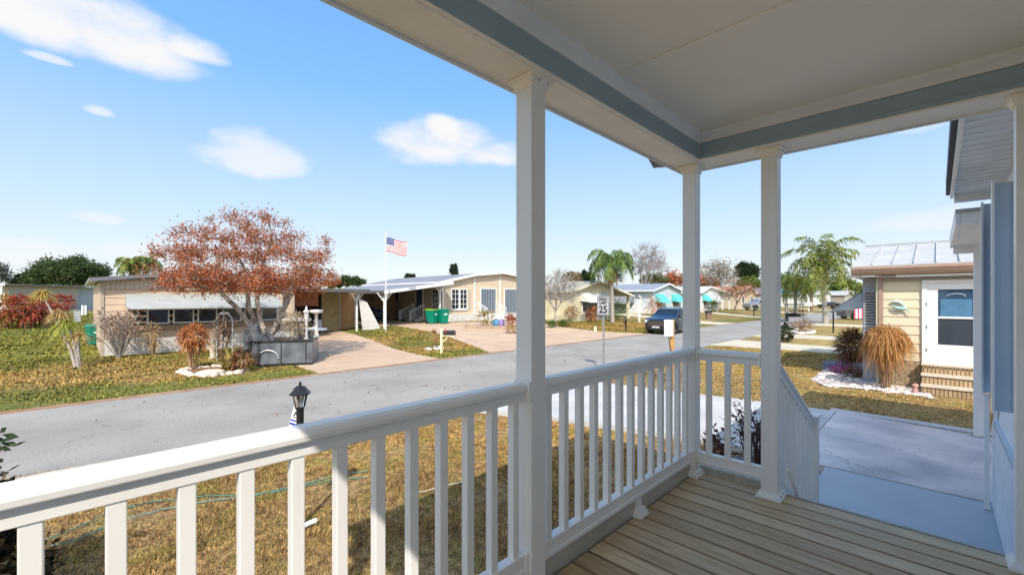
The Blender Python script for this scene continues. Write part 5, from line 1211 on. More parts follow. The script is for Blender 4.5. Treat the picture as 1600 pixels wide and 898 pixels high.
def oval(c, r, n, **k): return [Vector(p) for p in ell_targets(c, r, n, **k)]
def bare(label, px, py, cpx, cpy, rx, rz, n, barkm, name='bare_tree', leafm=None, d=None, nl=10, size=.1, group=None, rtip=.012, twigs=5, spread=None, pw=.42):
    if d: b = at(px, d, py); b.z = gz(b.x, b.y)
    else: b = G(px, py)
    d = CU*b.x+SU*b.y; c = at(cpx, d, cpy); R = rx*d/F; H = rz*d/F
    tg_ = []
    for p in oval((0, 0, 0), (1, 1, 1), n, shell=.3, zmin=-.6): tg_.append(c+R3*(p.x*R)+FW*(p.y*R)+Vector((0, 0, p.z*H)))
    lb = [[b, b.lerp(c, .45), c+R3*(math.cos(a)*R*.5)+FW*(math.sin(a)*R*.5)+Vector((0, 0, H*.2))] for a in (0, 1.6, 3.1, 4.7)]
    return make_tree(name, label, b, lb, tg_, barkm, leafm, nl, spread or R*.12, size, rtip=rtip, twigs=twigs, group=group, pw=pw)
bare('leafless pale tree on the lawn of the cream home, just right of the near post', 867, 512, 868, 455, 36, 32, 150, palebark, rtip=.018, twigs=7, spread=.35)
bare('tall leafless grey tree behind the palm', 1000, 492, 1013, 416, 30, 32, 150, M('grey_twigs', (.34, .30, .30), .9), d=70, rtip=.035, twigs=7, spread=.9)
bare('rust leaved low tree behind the turquoise awning home', 1055, 488, 1060, 440, 36, 11, 60, brownbark, leafm=redleaf, d=85, nl=40, size=.5, rtip=.04)
bare('thin tree with brown and olive leaves above the white home', 1118, 485, 1118, 432, 28, 22, 110, M('grey_twigs', (.3, .3, .3)), leafm=leafmat('olive_brown', (.14, .13, .05), (.32, .24, .13)), d=95, nl=16, size=.4, rtip=.04, spread=1.)
bare('leafless reddish tree arching in front of the silver truck', 1145, 492, 1158, 455, 28, 16, 90, brownbark, leafm=redleaf, d=58, nl=8, size=.2, rtip=.02, spread=.5)
bare('small bare pinkish shrub tree beside the stair railing in the distance', 1120, 490, 1128, 462, 14, 14, 50, palebark, d=60, rtip=.016, spread=.4)
def leafy(label, px, py, d, cpx, cpy, rx, rz, lm, n=90, nl=60, size=.35, name='tree', group=None, cat='tree', barkm=None, base=None):
    b = at(px, d, py); b.z = gz(b.x, b.y); c = at(cpx, d, cpy); R = rx*d/F; H = rz*d/F; tg_ = []
    for p in oval((0, 0, 0), (1, 1, 1), n, shell=.35, zmin=-.7): tg_.append(c+R3*(p.x*R)+FW*(p.y*R*.8)+Vector((0, 0, p.z*H)))
    lb = [[b, b.lerp(c, .6), c+R3*(math.cos(a)*R*.5)+FW*(math.sin(a)*R*.5)] for a in (0, 1.6, 3.1, 4.7)]
    return make_tree(name, label, b, lb, tg_, barkm or bark, lm, nl, min(R, H)*.16, size, rtip=.03, group=group, cat=cat)
og = leafmat('oak_green', (.025, .045, .015), (.10, .15, .05)); dg = leafmat('dark_green', (.015, .03, .012), (.05, .085, .03)); bg = leafmat('bright_green', (.06, .11, .02), (.18, .26, .05))
leafy('wide dark green oak behind the far left homes', 100, 486, 78, 108, 428, 50, 24, og, 230, 110, .4)
leafy('low green tree at the far left edge behind the tan home', 45, 486, 82, 48, 440, 26, 12, og, 70, 90, .4)
leafy('grey green tree crown at the photo edge on the far left', -6, 486, 78, -8, 432, 18, 22, M('x', (.1, .1, .1)) if 0 else leafmat('grey_green', (.06, .08, .06), (.2, .22, .17)), 60, 60, .35)
leafy('green tree crown over the carport roofs', 545, 490, 90, 548, 440, 22, 8, og, 50, 80, .45)
leafy('second low green crown over the peach home carport', 515, 490, 92, 520, 444, 14, 6, og, 30, 80, .45)
leafy('dark pointed conifer above the beige home roof', 709, 492, 110, 709, 424, 6, 13, dg, 40, 90, .35, 'conifer')
leafy('small dark tree crown above the beige home roof ridge', 640, 492, 100, 640, 432, 9, 4, dg, 20, 80, .4)
leafy('dark conifer standing behind the cream home on the left', 912, 490, 75, 912, 436, 6, 14, dg, 40, 90, .3, 'conifer'); leafy('dark conifer standing behind the cream home on the right', 922, 490, 75, 922, 438, 7, 12, dg, 40, 90, .3, 'conifer')
leafy('brown leaved tree behind the bare tree and cream roof', 892, 490, 70, 893, 437, 16, 12, leafmat('brown_olive', (.10, .09, .03), (.3, .22, .1)), 60, 60, .3)
leafy('olive green tree behind the blue grey roof', 1020, 490, 80, 1020, 438, 22, 10, leafmat('olive_green', (.08, .09, .03), (.25, .25, .12)), 60, 70, .35)
leafy('dark green tree with dense crown beyond the stair post', 1165, 486, 100, 1167, 424, 17, 13, dg, 70, 90, .5)
leafy('bright green round tree beyond the silver truck', 1168, 486, 95, 1170, 444, 18, 10, bg, 60, 80, .5)
leafy('rust red tree line crown right of the corner post', 1100, 486, 105, 1106, 443, 18, 8, redleaf, 50, 60, .5)
leafy('low green trees on the horizon beyond the white home', 1318, 480, 150, 1320, 447, 22, 8, bg, 60, 70, .7)
leafy('small far green tree beside the blue roof home', 1272, 480, 140, 1262, 452, 12, 9, og, 40, 70, .6)
# a continuous far treeline as stuff
fw_ = []
for i in range(900):
    a = random.uniform(-1.25, 2.7); rr = random.uniform(230, 260); fw_.append((rr*math.cos(a), rr*math.sin(a), .6+random.random()**1.3*5.5))
o = faces('treeline', leaves_at(fw_, 26, (2.4, 2.4, 1.2), 1.6, width=.6), og); tag(o, 'low belt of far trees along the horizon', 'trees', None, 'stuff')
# palms
pg = leafmat('palm_green', (.035, .08, .015), (.16, .25, .05), .25); pg2 = leafmat('palm_yellow_green', (.035, .075, .015), (.27, .30, .05), .22)
b = G(957, 504); make_palm('palm with drooping dark fronds in front of the cream home', b, 4.5, 3.1, 15, 2.1, pg, palmbark, (-.05, .1), .17, .8, elev=(.0, 1.25), dead=5, w=.075, hang=.9)
b = G(1290, 506); make_palm('tall feathery palm with pale trunk beside the slim black lawn post', b, 5.2, 4.3, 26, 1.5, pg2, palmbark, (-.35, .25), .2, .9, elev=(-.65, 1.35), dead=4, w=.09, hang=.6)
b = at(1243, 46, 500); b.z = 0; make_palm('drooping palm immediately right of the stair post', b, 3.3, 2.9, 16, 2.4, pg2, palmbark, (0, 0), .16, .7, elev=(-.5, 1.2), w=.06, hang=.8)
b = at(1229, 52, 498); b.z = 0; make_palm('palm crown half hidden by the stair post', b, 4.0, 2.9, 16, 2.4, pg, palmbark, (0, 0), .16, .7, elev=(-.5, 1.2), w=.06, hang=.8)
b = at(1268, 80, 482); b.z = gz(b.x, b.y); make_palm('small distant palm between the drooping palm and tall palm', b, 4.2, 2.4, 14, 1.6, pg, brownbark, (0, 0), .25, .6, w=.1)
b = at(1348, 60, 490); b.z = 0; make_palm('small yellowing palm behind the yellow home roof corner', b, 3.0, 1.9, 14, 1.9, pg2, palmbark, (0, 0), .12, .5, w=.08)
b = at(1310, 170, 475); b.z = gz(b.x, b.y); make_palm('farthest palm crown over the white roofed home', b, 8, 5, 14, 1.5, pg, palmbark, (0, 0), .2, 1.0, w=.25)
b = at(205, 44, 490); b.z = gz(b.x, b.y); make_palm('left palm of the pair behind the peach home roof', b, 4.4, 2.0, 13, 1.7, pg2, palmbark, (0, 0), .13, .6, w=.09)
b = at(228, 46, 490); b.z = gz(b.x, b.y); make_palm('right palm of the pair behind the peach home roof', b, 4.7, 2.2, 13, 1.7, pg, palmbark, (0, 0), .13, .6, w=.09)

# plants -----------------------------------------------------------
def bladebush(name, label, base, n, r, h, L, w, droop, lm, stalks=True, cat='bush', zmin=.0, core=.45, group=None, zc=.62, zr=.36):
    """rounded bush of long drooping leaves rooted through its volume"""
    base = Vector(base); t = thing(name, label, cat, base, group)
    P = ell_targets((0, 0, 0), (1, 1, 1), n, shell=core)
    roots = np.stack([base.x+P[:, 0]*r*.75, base.y+P[:, 1]*r*.75, base.z+h*zc+P[:, 2]*h*zr], 1)
    d = P+np.array([0, 0, .45])+rng.normal(0, .25, P.shape); d /= np.linalg.norm(d, axis=1)[:, None]
    faces('leaves', blades(roots, d, L*(.35+.95*rng.random(n)**1.3)*(1+.35*np.sin(P[:, 0]*7+P[:, 1]*5)*np.cos(P[:, 2]*6)), w, droop, 4), lm, t)
    if stalks:
        m = MB()
        for k in range(14):
            a = random.uniform(0, 6.28); q = random.uniform(.1, .28)*r; m.tube([base+Vector((math.cos(a)*q*.7, math.sin(a)*q*.7, 0)), base+Vector((math.cos(a)*q*1.6, math.sin(a)*q*1.6, h*.6))], [.018, .01], 4)
        m.build('stems', M('dry_stem', (.34, .22, .13), .8, .2), t)
    return t
straw = leafmat('straw_leaves', (.26, .105, .03), (.68, .38, .14), .3); rustb = leafmat('brown_leaves', (.08, .035, .015), (.32, .15, .07), .2); orangel = leafmat('orange_dry_leaves', (.30, .09, .03), (.62, .28, .10), .3)
bladebush('ornamental_grass', 'tall golden dried fountain bush at the corner of the yellow home', (15.15, .98, 0), 2700, .56, 1.75, .25, .022, 1.9, straw, cat='bush', zc=.76, zr=.21)
bladebush('bush', 'dark brown withered bush behind the golden one', G(1330, 577)+Vector((.3, 0, 0)), 1500, .62, 1.3, .30, .035, .5, rustb, zc=.6, zr=.33)
bladebush('bush', 'second brown bush hard against the grey enclosure', (17.6, 1.95, 0), 700, .5, 1.45, .32, .035, .6, rustb)
bladebush('bush', 'round orange withered bush in the rock ringed bed across the street', G(302, 577), 1100, .52, 1.6, .24, .05, .7, orangel, zc=.7, zr=.25)
bladebush('shrub', 'thin dried shrub before the white skirting of the peach home', G(243, 551)+Vector((-.2, -1.0, 0)), 260, .42, 1.5, .3, .03, .9, leafmat('dry_tan', (.35, .22, .10), (.65, .48, .26)))
cro = leafmat('croton_red', (.22, .03, .03), (.50, .12, .06)); cro2 = leafmat('croton_mix', (.16, .14, .02), (.60, .26, .06))
for i, (px, py, r, h, mt, lb) in enumerate([(8, 512, 1.3, 2.2, cro2, 'yellow and red croton bush cut by the left edge'), (40, 513, 1.4, 2.3, cro, 'largest deep red croton bush at far left'), (66, 508, 1.0, 1.8, cro, 'small red croton on the right side of the croton clump'), (95, 492, 1.3, 2.0, cro, 'dull red croton behind the yellow headed yucca')]):
    bladebush('croton_bush', lb, G(px, py), 420, r, h, .6, .14, .6, mt, group='red croton bushes by the far left lawn')
def twiggy(label, base, h, r, n, barkm, leafm=None, nl=0, size=.06, name='bare_shrub', cat='shrub', rtip=.007):
    base = Vector(base); t = thing(name, label, cat, base); m = MB()
    tg_ = []
    for k in range(n):
        a = random.uniform(0, 6.28); q = r*math.sqrt(random.random()); z = h*random.uniform(.45, 1)
        p = base+Vector((math.cos(a)*q, math.sin(a)*q, z)); mid = base.lerp(p, .5)+Vector((random.gauss(0, .06), random.gauss(0, .06), h*.1))
        m.tube([base+Vector((math.cos(a)*.05, math.sin(a)*.05, 0)), mid, p], [rtip*2, rtip*1.4, rtip*.7], 4); tg_ += [p, mid.lerp(p, .6)]
        for _ in range(3): m.tube([mid.lerp(p, random.random()), p+Vector((random.gauss(0, .14), random.gauss(0, .14), random.gauss(0, .12)))], [rtip, rtip*.5], 3)
    m.build('branches', barkm, t)
    if leafm: faces('leaves', leaves_at(tg_, nl, .07, size), leafm, t)
    return t
twiggy('bare branching shrub with brown curled leaves at the peach home corner', Vector((at(186, 17.3, 559).x, at(186, 17.3, 559).y, 0)), 1.9, .85, 75, palebark, leafmat('curled_brown', (.16, .08, .05), (.38, .24, .18)), 5, .11)
twiggy('dark withered plant just beyond the short front railing', (6.45, 1.75, 0), .9, .22, 22, M('black_brown_stem', (.07, .04, .03), .8), leafmat('withered_dark', (.05, .02, .02), (.16, .07, .07)), 9, .06)
twiggy('second dark withered plant close to the corner post', (6.3, 2.2, 0), .5, .16, 12, M('black_brown_stem', (.1, .1, .1)), leafmat('withered_dark', (.05, .02, .02), (.1, .1, .1)), 9, .06)
# dark evergreen bush left of the frame
def leafball(name, label, base, r, h, n, size, lm, cat='bush', nl=14, zc=.5, group=None):
    base = Vector(base); t = thing(name, label, cat, base, group); P = ell_targets((base.x, base.y, base.z+h*zc), (r, r, h*.5), n, shell=.5)
    faces('foliage', leaves_at(P, nl, r*.12, size, width=.5), lm, t); m = MB()
    for p in P[::6]: m.tube([base, Vector(p)*.5+base*.5+Vector((0, 0, .05)), p], [.012, .008, .004], 4)
    m.build('stems', brownbark, t); return t
b = at(-128, 2.95, 850); b.z = 0; leafball('bush', 'tall dark leafy bush beyond the left edge, its shadow on the lawn', b, .42, 1.38, 240, .08, leafmat('dark_croton', (.015, .02, .01), (.14, .10, .05)))
b = at(-6, 3.1, 850); b.z = 0; leafball('bush', 'low dark leafy bush poking in at the lower left corner', b, .30, .72, 120, .07, leafmat('dark_croton', (.015, .02, .01), (.14, .10, .05)))
b = at(-16, 2.6, 700); q = thing('shrub', 'tall dark stem with leaves at the left edge over the street', 'shrub', (b.x, b.y, 0))
m = MB(); m.tube([(b.x, b.y, 0), (b.x, b.y, 1.3), at(-4, 2.55, 690)], [.012, .009, .005], 5); m.build('stem', brownbark, q); faces('leaves', leaves_at([at(-8, 2.55, 690), at(-2, 2.55, 684), at(-14, 2.6, 720)], 12, .022, .06, (SU, -CU, 0)), dg, q)
b = G(1226, 534); leafball('bush', 'small dark green bush at the foot of the golf cart', b, .42, .9, 80, .1, dg)
b = G(1254, 519); bladebush('bush', 'low brown feathery bush in a white edged bed by the golf cart', b, 500, .95, .8, .35, .04, .4, leafmat('brown_pink', (.22, .12, .06), (.48, .33, .18)), stalks=False)
bladebush('bush', 'tall dark red bush behind the golf cart', G(1240, 514)+Vector((1, 0, 0)), 350, .9, 1.5, .4, .05, .5, leafmat('dark_red_leaf', (.06, .02, .02), (.22, .08, .07)), stalks=False)
rocks('edging', 'white stone edging of the bed beside the golf cart', [tuple(G(*q).xy) for q in [(1236, 519), (1250, 514), (1272, 518), (1268, 521), (1250, 522)]], 0, .12, .2, M('white_rock', (.5, .5, .5)), 'edging', edge=True, kind='thing')
# beds near cream home
for px, py, r, h, mt, lb in [(893, 502, .6, 1.3, leafmat('dry_tan', (.3, .3, .3), (.3, .3, .3)), 'pale dried shrub below the blue windows'), (926, 503, .6, 1.3, orangel, 'orange dried shrub right of the pale one under the awning'), (963, 500, .9, 1.9, bg, 'yellow green shrub behind the palm trunk'), (1021, 494, .9, 2.0, orangel, 'orange shrub standing before the white lattice wing'), (862, 512, .5, .5, bg, 'low green tuft at the bare tree'), (881, 511, .5, .5, bg, 'low green tuft right of the bare tree'), (760, 512, .95, 1.15, leafmat('olive_gold', (.14, .11, .02), (.5, .36, .12)), 'spiky olive and gold plant in the edged bed of the beige home'), (797, 510, .6, .8, cro, 'small red plant at the right end of the edged bed'), (800, 521, .55, .55, leafmat('dry_tan', (.3, .3, .3), (.3, .3, .3)), 'dry straw tuft on the beige driveway near the post'), (1113, 486, 1.0, 1.6, bg, 'light green shrub in front of the far white home')]:
    bladebush('shrub', lb, G(px, py), 240, r, h, h*.45, .07, .4, mt, stalks=False, cat='shrub', core=.2)
ed = [G(700+0, 513), G(728, 513.5), G(815, 515)]
t = thing('bed_edging', 'low grey timber edging along the flower bed of the beige home', 'edging', ed[1]); m = MB(); m.bar(ed[1]+Vector((0, 0, .1)), ed[2]+Vector((0, 0, .1)), .15, .25); m.bar(ed[1]+Vector((0, 0, .1)), ed[1]+Vector((1, 1.2, .1)), .15, .25); m.build('timber', M('grey_timber', (.34, .27, .2), .8, .2), t)
for i, (px, col, lb) in enumerate([(774, (.10, .35, .6), 'blue glazed pot in the edged bed'), (783, (.3, .25, .6), 'violet glazed ball in the edged bed'), (790, (.65, .65, .7), 'white ornament in the edged bed')]):
    b = G(px, 509); t = thing('garden_ornament', lb, 'ornament', b); m = MB(); m.lathe(b, [(.12, 0), (.2, .12), (.22, .3), (.14, .42), (.17, .48)], 12); m.build('pot', M('glaze%d' % i, col, .3), t)
# yucca at left
yb = G(118, 574); t = thing('yucca', 'two stemmed yucca with shaggy yellow heads on the left lawn', 'yucca', yb); m = MB()
dY = CU*yb.x+SU*yb.y; Y = lambda px, py: at(px, dY, py)
stems = [[yb, Y(110, 545), Y(95, 515), Y(78, 482), Y(69, 466)], [yb+Vector((.08, 0, 0)), Y(118, 548), Y(113, 525), Y(104, 508)], [yb+Vector((.12, .05, 0)), Y(122, 545), Y(121, 522)], [Y(95, 515), Y(94, 500), Y(93, 490)]]
for s_ in stems: m.tube(s_, [.05-.006*i for i in range(len(s_))], 7)
m.build('stems', palebark, t)
for c_, n_, L_, mt in ((Y(67, 458), 130, .42, leafmat('yucca_yellow', (.35, .25, .04), (.65, .48, .12))), (Y(93, 490), 140, .45, leafmat('yucca_tan', (.40, .26, .10), (.6, .45, .2))), (Y(103, 506), 200, .55, leafmat('yucca_green', (.20, .26, .03), (.55, .55, .12))), (Y(121, 524), 70, .5, leafmat('yucca_tan', (.4, .3, .1), (.6, .4, .2)))):
    faces('leaf_head', blades(np.repeat([list(c_)], n_, 0)+rng.normal(0, .04, (n_, 3)), rand_dirs(n_, -.3, 1), L_, .03, .8), mt, t)
# rock ring with plants, planter, ornaments across the street
ring = [tuple(G(*q).xy) for q in [(283, 583), (300, 576), (335, 574), (365, 573), (384, 578), (372, 584), (335, 588), (300, 588)]]
sheet('planting_bed', ring, M('red_mulch', (.16, .07, .04), .9, scale=20, c2=(.3, .16, .10), bump=.8), .03)
rocks('edging', 'ring of pale stones around the planting bed across the street', ring, 0, .10, .17, M('tan_rock', (.50, .42, .34), .9, scale=8, c2=(.68, .60, .50)), 'edging', edge=True, kind='thing')
rb = MB(); q = G(327, 586); rb.blob(q+Vector((0, 0, .06)), (.42, .2, .12), 5, .15, 10); tag(rb.build('boulder', M('pale_boulder', (.68, .58, .44), .8, .1)), 'flat cream boulder lying on the front of the stone ring', 'boulder')
b = G(360, 578); t = thing('agave', 'upright yellow green cactus like plant in the stone ring', 'plant', b)
n_ = 60; faces('leaves', blades(np.repeat([list(b)], n_, 0)+rng.normal(0, .1, (n_, 3)), rand_dirs(n_, .35, 1), .9, .10, .25), leafmat('agave_green', (.14, .16, .03), (.45, .34, .10)), t)
m = MB()
for i in range(9): a = random.uniform(0, 6.28); m.tube([b+Vector((.1*math.cos(a), .1*math.sin(a), 0)), b+Vector((.35*math.cos(a), .35*math.sin(a), .75))], [.03, .015], 5)
m.build('stems', M('red_brown_stem', (.16, .07, .05), .8), t)
b = G(377, 580); bladebush('shrub', 'dark brown sprawling plant on the right of the stone ring', b, 120, .4, .6, .4, .06, .5, rustb, cat='shrub')
b = at(351, 16.6, 560); b.z = 0; t = thing('garden_arch', 'small metal arch holding a dried fern behind the stone ring', 'arch', b); m = MB(); X3 = R3*.3
m.tube([b-X3, b-X3+Vector((0, 0, 1.55))]+[b-X3*math.cos(a)+Vector((0, 0, 1.55+.25*math.sin(a))) for a in [i*math.pi/8 for i in range(1, 8)]]+[b+X3+Vector((0, 0, 1.55)), b+X3], .022, 6)
for i in range(3): m.blob(b+Vector((0, 0, 1.82))+R3*(.12*(i-1)), (.07, .05, .06), i, .2)
m.build('frame', M('pale_metal', (.5, .5, .5), .5), t)
faces('dried_fern', blades(np.repeat([list(b+Vector((0, 0, 1.2)))], 220, 0)+rng.normal(0, 1, (220, 3))*[.14, .14, .3], rand_dirs(220, -.8, .6), .35, .05, .6), leafmat('fern_dead', (.16, .09, .06), (.48, .34, .24)), t)
b = at(333, 17.3, 560); b.z = 0; t = thing('urn', 'cream urn with handles near the white skirting', 'urn', b); m = MB(); m.lathe(b, [(.16, 0), (.1, .1), (.12, .3), (.22, .6), (.24, .85), (.16, .95), (.2, 1.02)], 14); m.build('bowl', M('cream_urn', (.58, .50, .40), .7), t)
# planter wrapped in dark sheeting
a0 = G(391, 574); a1 = G(488, 570); e = (a1-a0); e.z = 0; Lp = e.length; e.normalize(); n_ = Vector((-e.y, e.x, 0)); 
t = thing('raised_planter', 'raised planter wrapped in shiny grey black sheeting under the red tree', 'planter', a0)
fr = (a0, e, -n_)
shn = M('glossy_dark_sheeting', (.05, .055, .065), .22, scale=2.2, c2=(.17, .19, .21), spec=.8, bump=.4, bscale=5)
m = MB(); m.ob(fr, .3, Lp, .04, .86, -1.7, 0); b_ = m.build('box', shn, t, bevel=.02)
m = MB()
for x in (.95, 1.75): m.ob(fr, x, x+.03, .1, .84, .002, .015)
m.ob(fr, .28, Lp+.03, .85, .90, -1.72, .03); m.ob(fr, .28, Lp+.02, 0, .1, .003, .03); m.build('edge_strip', black_m, t)
m = MB(); c_ = a0+n_*.5
for k in range(10):
    q = c_+e*random.uniform(-.2, .45)+n_*random.uniform(-.4, .5); m.blob(q+Vector((0, 0, random.uniform(.3, .95))), (.22, .22, .42), k, .6, 7)
m.sm = [False]*len(m.sm); m.build('bunched_cover', M('black_bag', (.03, .032, .036), .35, scale=5, c2=(.11, .12, .13), bump=.8, bscale=8), t)
m = MB(); m.tube([a0+e*.55+n_*-.02+Vector((.34*math.cos(a)*e.x, .34*math.cos(a)*e.y, .28+.30*math.sin(a))) for a in [i*math.pi/8 for i in range(9)]], .035, 6); m.build('arched_hoop', greym, t)
b = a0+e*1.3+n_*.8+Vector((0, 0, .9)); bladebush('dried_fern', 'clump of dead straw fronds on top of the dark planter', b, 420, .48, .95, .5, .03, .7, leafmat('straw_grey', (.22, .16, .09), (.60, .50, .36)), stalks=False, cat='plant', core=.1)
m = MB(); q = a0+e*1.25+n_*1.25+Vector((0, 0, .9)); m.lathe(q, [(.1, 0), (.08, .6), (.5, .62), (.52, .72), (.3, .78), (.02, .80)], 16); tag(m.build('bird_bath', white_d), 'white round topped bird bath standing behind the dead fronds', 'bird bath')
m = MB(); q = a0+e*1.95+n_*1.2+Vector((0, 0, .9)); m.lathe(q, [(.12, 0), (.07, .2), (.06, .9), (.22, .95), (.25, 1.05), (.02, 1.07)], 14); tag(m.build('pedestal', white_d), 'white pedestal with tray right of the bird bath', 'pedestal')
q = a0+e*(Lp-.3)+n_*.7+Vector((0, 0, .9)); t = thing('garden_lamp', 'white finial topped garden lamp at the right end of the planter', 'garden lamp', q)
m = MB(); m.lathe(q, [(.09, 0), (.05, .05), (.045, .75), (.08, .8), (.09, .98), (.13, 1.0), (.03, 1.1), (.04, 1.14), (.005, 1.22)], 10); m.build('lamp_column', white_p, t); m = MB(); m.bar(q+Vector((0, 0, .35)), q+e*.35+Vector((0, 0, .42)), .05); m.build('arm', white_p, t)
t = thing('table', 'small white table with pots behind the planter', 'table', a0+e*1.6+n_*2.4); b = a0+e*1.6+n_*2.4; m = MB(); m.lathe(b, [(.05, .0), (.05, 1.1)], 8); m.build('leg', white_d, t); m = MB(); m.lathe(b, [(.6, 1.1), (.6, 1.15)], 18); m.build('table_top', white_p, t)
# utility box, posts, far-left extras
b = G(121, 503); t = thing('utility_box', 'grey utility pedestal on the lawn beyond the yucca', 'utility box', b); m = MB(); m.box(b.x-.2, b.x+.2, b.y-.2, b.y+.2, b.z, b.z+.9); m.build('cabinet', M('grey_cabinet', (.42, .43, .42), .6), t, bevel=.03); m = MB(); m.box(b.x-.22, b.x+.22, b.y-.22, b.y+.22, b.z+.902, b.z+.95); m.build('lid', greym, t)
for i, px in enumerate((129, 134)):
    b = G(px, 493); t = thing('bollard', ['left white short post of a pair beyond the utility box', 'right white short post of a pair beyond the utility box'][i], 'bollard', b); m = MB(); m.lathe(b, [(.08, 0), (.08, .9), (.05, .95)], 8); m.build('post', white_p, t)
# yard things
b = G(930, 518); m = MB(); m.lathe(b, [(.1, 0), (.11, .02), (.08, .34), (.04, .38)], 10); tag(m.build('yard_light', M('cream_cone', (.72, .66, .42), .6)), 'small cream cone light on the lawn left of the black mailbox', 'yard light')
b = G(999, 503); t = thing('sign_post', 'white post with small hanging planter board on the far lawn', 'sign post', b); m = MB(); m.box(b.x-.07, b.x+.07, b.y-.07, b.y+.07, b.z, b.z+2.1); m.build('post', white_p, t); m = MB(); m.bar(b-R3*.5+Vector((0, 0, 1.0)), b+R3*.5+Vector((0, 0, 1.0)), .07); m.bar(b+R3*.1+Vector((0, 0, 1.0)), b+R3*.45+Vector((0, 0, 1.6)), .04); m.bar(b-R3*.1+Vector((0, 0, 1.0)), b-R3*.4+Vector((0, 0, 1.5)), .04); m.build('arm', white_p, t); m = MB(); m.lathe(b+Vector((0, 0, 2.1)), [(.06, 0), (.12, .1), (.1, .3), (.02, .4)], 8); m.build('lantern', greym, t)
b = G(1302, 520); t = thing('lamp_post', 'slim black post with crossbar on the lawn beside the tall palm', 'lamp post', b); m = MB(); m.tube([b, b+Vector((0, 0, 1.75))], .05, 8); m.build('pole', black_m, t); m = MB(); m.bar(b+R3*-.2+Vector((0, 0, 1.75)), b+R3*.2+Vector((0, 0, 1.75)), .07); m.lathe(b+Vector((0, 0, 1.78)), [(.06, 0), (.1, .06), (.1, .16), (.02, .2)], 8); m.build('lamp_head', black_m, t)
b = at(1344, 46, 500); b.z = 0; t = thing('striped_screen', 'pink and white striped cloth screen by the grey car', 'screen', b); R1, W1 = M('pink_cloth', (.65, .08, .16), .8), M('white_cloth', (.75, .7, .7), .8)
m = MB()
for i in range(8): m.mi = i % 2; m.ob((b, R3, -FW), -.7+i*.2, -.7+(i+1)*.2, .25, 1.35, 0, .03)
m.build('cloth', [R1, W1], t); m = MB(); m.ob((b, R3, -FW), -.72, -.68, 0, 1.4, .03, .06); m.ob((b, R3, -FW), .88, .92, 0, 1.4, .03, .06); m.build('frame', black_m, t)
b = G(1107, 499); t = thing('bin', 'dark round litter can beside the far kerb', 'litter can', b); m = MB(); m.lathe(b, [(.28, 0), (.32, .75)], 12); m.build('body', M('brown_can', (.22, .14, .12), .6), t); m = MB(); m.lathe(b, [(.42, .76), (.42, .86), (.2, .98)], 12); m.build('lid', black_m, t)
b = G(1178, 495); t = thing('mailbox_post', 'thin black post at the kerb before the silver truck', 'post', b); m = MB(); m.bar(b, b+Vector((0, 0, 1.3)), .1); m.box(b.x-.3, b.x+.2, b.y-.1, b.y+.1, b.z+1.3, b.z+1.5); m.build('post', black_m, t)
b = G(1213 if 0 else 1264, 486); t = thing('mailbox', 'tiny white mailbox on the far kerb before the distant homes', 'mailbox', b); m = MB(); m.box(b.x-.1, b.x+.1, b.y-.1, b.y+.1, 0, 1.0); m.box(b.x-.5, b.x+.5, b.y-.4, b.y+.4, 1.0, 1.7); m.build('box', white_p, t)
# flowers in rock bed
fl_m = leafmat('magenta_flowers', (.5, .03, .2), (.75, .3, .5)); fb = leafmat('blue_flowers', (.15, .25, .5), (.55, .6, .75))
for px, py, mt, lb in ((1313, 583, fl_m, 'magenta bedding flowers in the rock bed'), (1322, 577, fb, 'pale blue leaved bedding plants in the rock bed'), (1302, 578, fb, 'small blue flowers on the left of the rock bed'), (1335, 590, rustb, 'dark red low plants among the pale rocks')):
    b = G(px, py); leafball('flowers', lb, b, .32, .3, 60, .05, mt, 'flowers', 10)
twiggy('low silvery twig plant on the right part of the rock bed', G(1362, 590), .45, .5, 60, M('silver_twig', (.42, .40, .46), .8), None, name='shrub', rtip=.006)
b = G(1430, 614); t = thing('garden_figure', 'small pink flower pot figure beside the brick steps', 'ornament', b); m = MB(); m.lathe(b, [(.05, 0), (.06, .08), (.035, .14), (.07, .18), (.07, .22), (.02, .25)], 10); m.build('figure_body', M('pink_clay', (.55, .30, .25), .8), t)

# dead leaves scattered on the lawn and street (individually tiny)
n = 80; P = np.stack([rng.uniform(0, 16, n), rng.uniform(9, 13.6, n), np.full(n, .03)], 1)
o = faces('litter', leaves_at(P, 1, (.01, .01, .002), .06, (1, 0, .1)), rustb); tag(o, 'scattered dead leaves on the asphalt', 'leaves', None, 'stuff')

# ------------------------------------------------------------ camera, sun, sky
cam = bpy.data.cameras.new('camera'); co = bpy.data.objects.new('camera', cam); C.objects.link(co)
cam.sensor_width = 36; cam.lens = 36*F/1600; cam.shift_y = 17/1600; cam.clip_end = 3000; cam.clip_start = .02
co.location = (0, 0, E); co.rotation_euler = (math.pi/2, 0, math.atan2(SU, CU)-math.pi/2)
bpy.context.scene.camera = co
EL = math.radians(44); AZ = math.atan2(-.705, -.709)
sun = bpy.data.lights.new('sun', 'SUN'); so = bpy.data.objects.new('sun', sun); C.objects.link(so); sun.energy = 4.9; sun.angle = math.radians(.5); sun.color = (1, .925, .82)
sd = Vector((-.705*math.cos(EL), -.709*math.cos(EL), math.sin(EL))); so.rotation_euler = sd.to_track_quat('Z', 'Y').to_euler()
W = bpy.data.worlds.new('World'); bpy.context.scene.world = W; W.use_nodes = True; nt = W.node_tree; N = nt.nodes; L = nt.links
bgn = N['Background']; sky = N.new('ShaderNodeTexSky'); sky.sky_type = 'NISHITA'; sky.sun_disc = False; sky.sun_elevation = EL; sky.sun_rotation = math.atan2(sd.x, sd.y)
sky.air_density = 1.0; sky.dust_density = .6; sky.ozone_density = 1.5
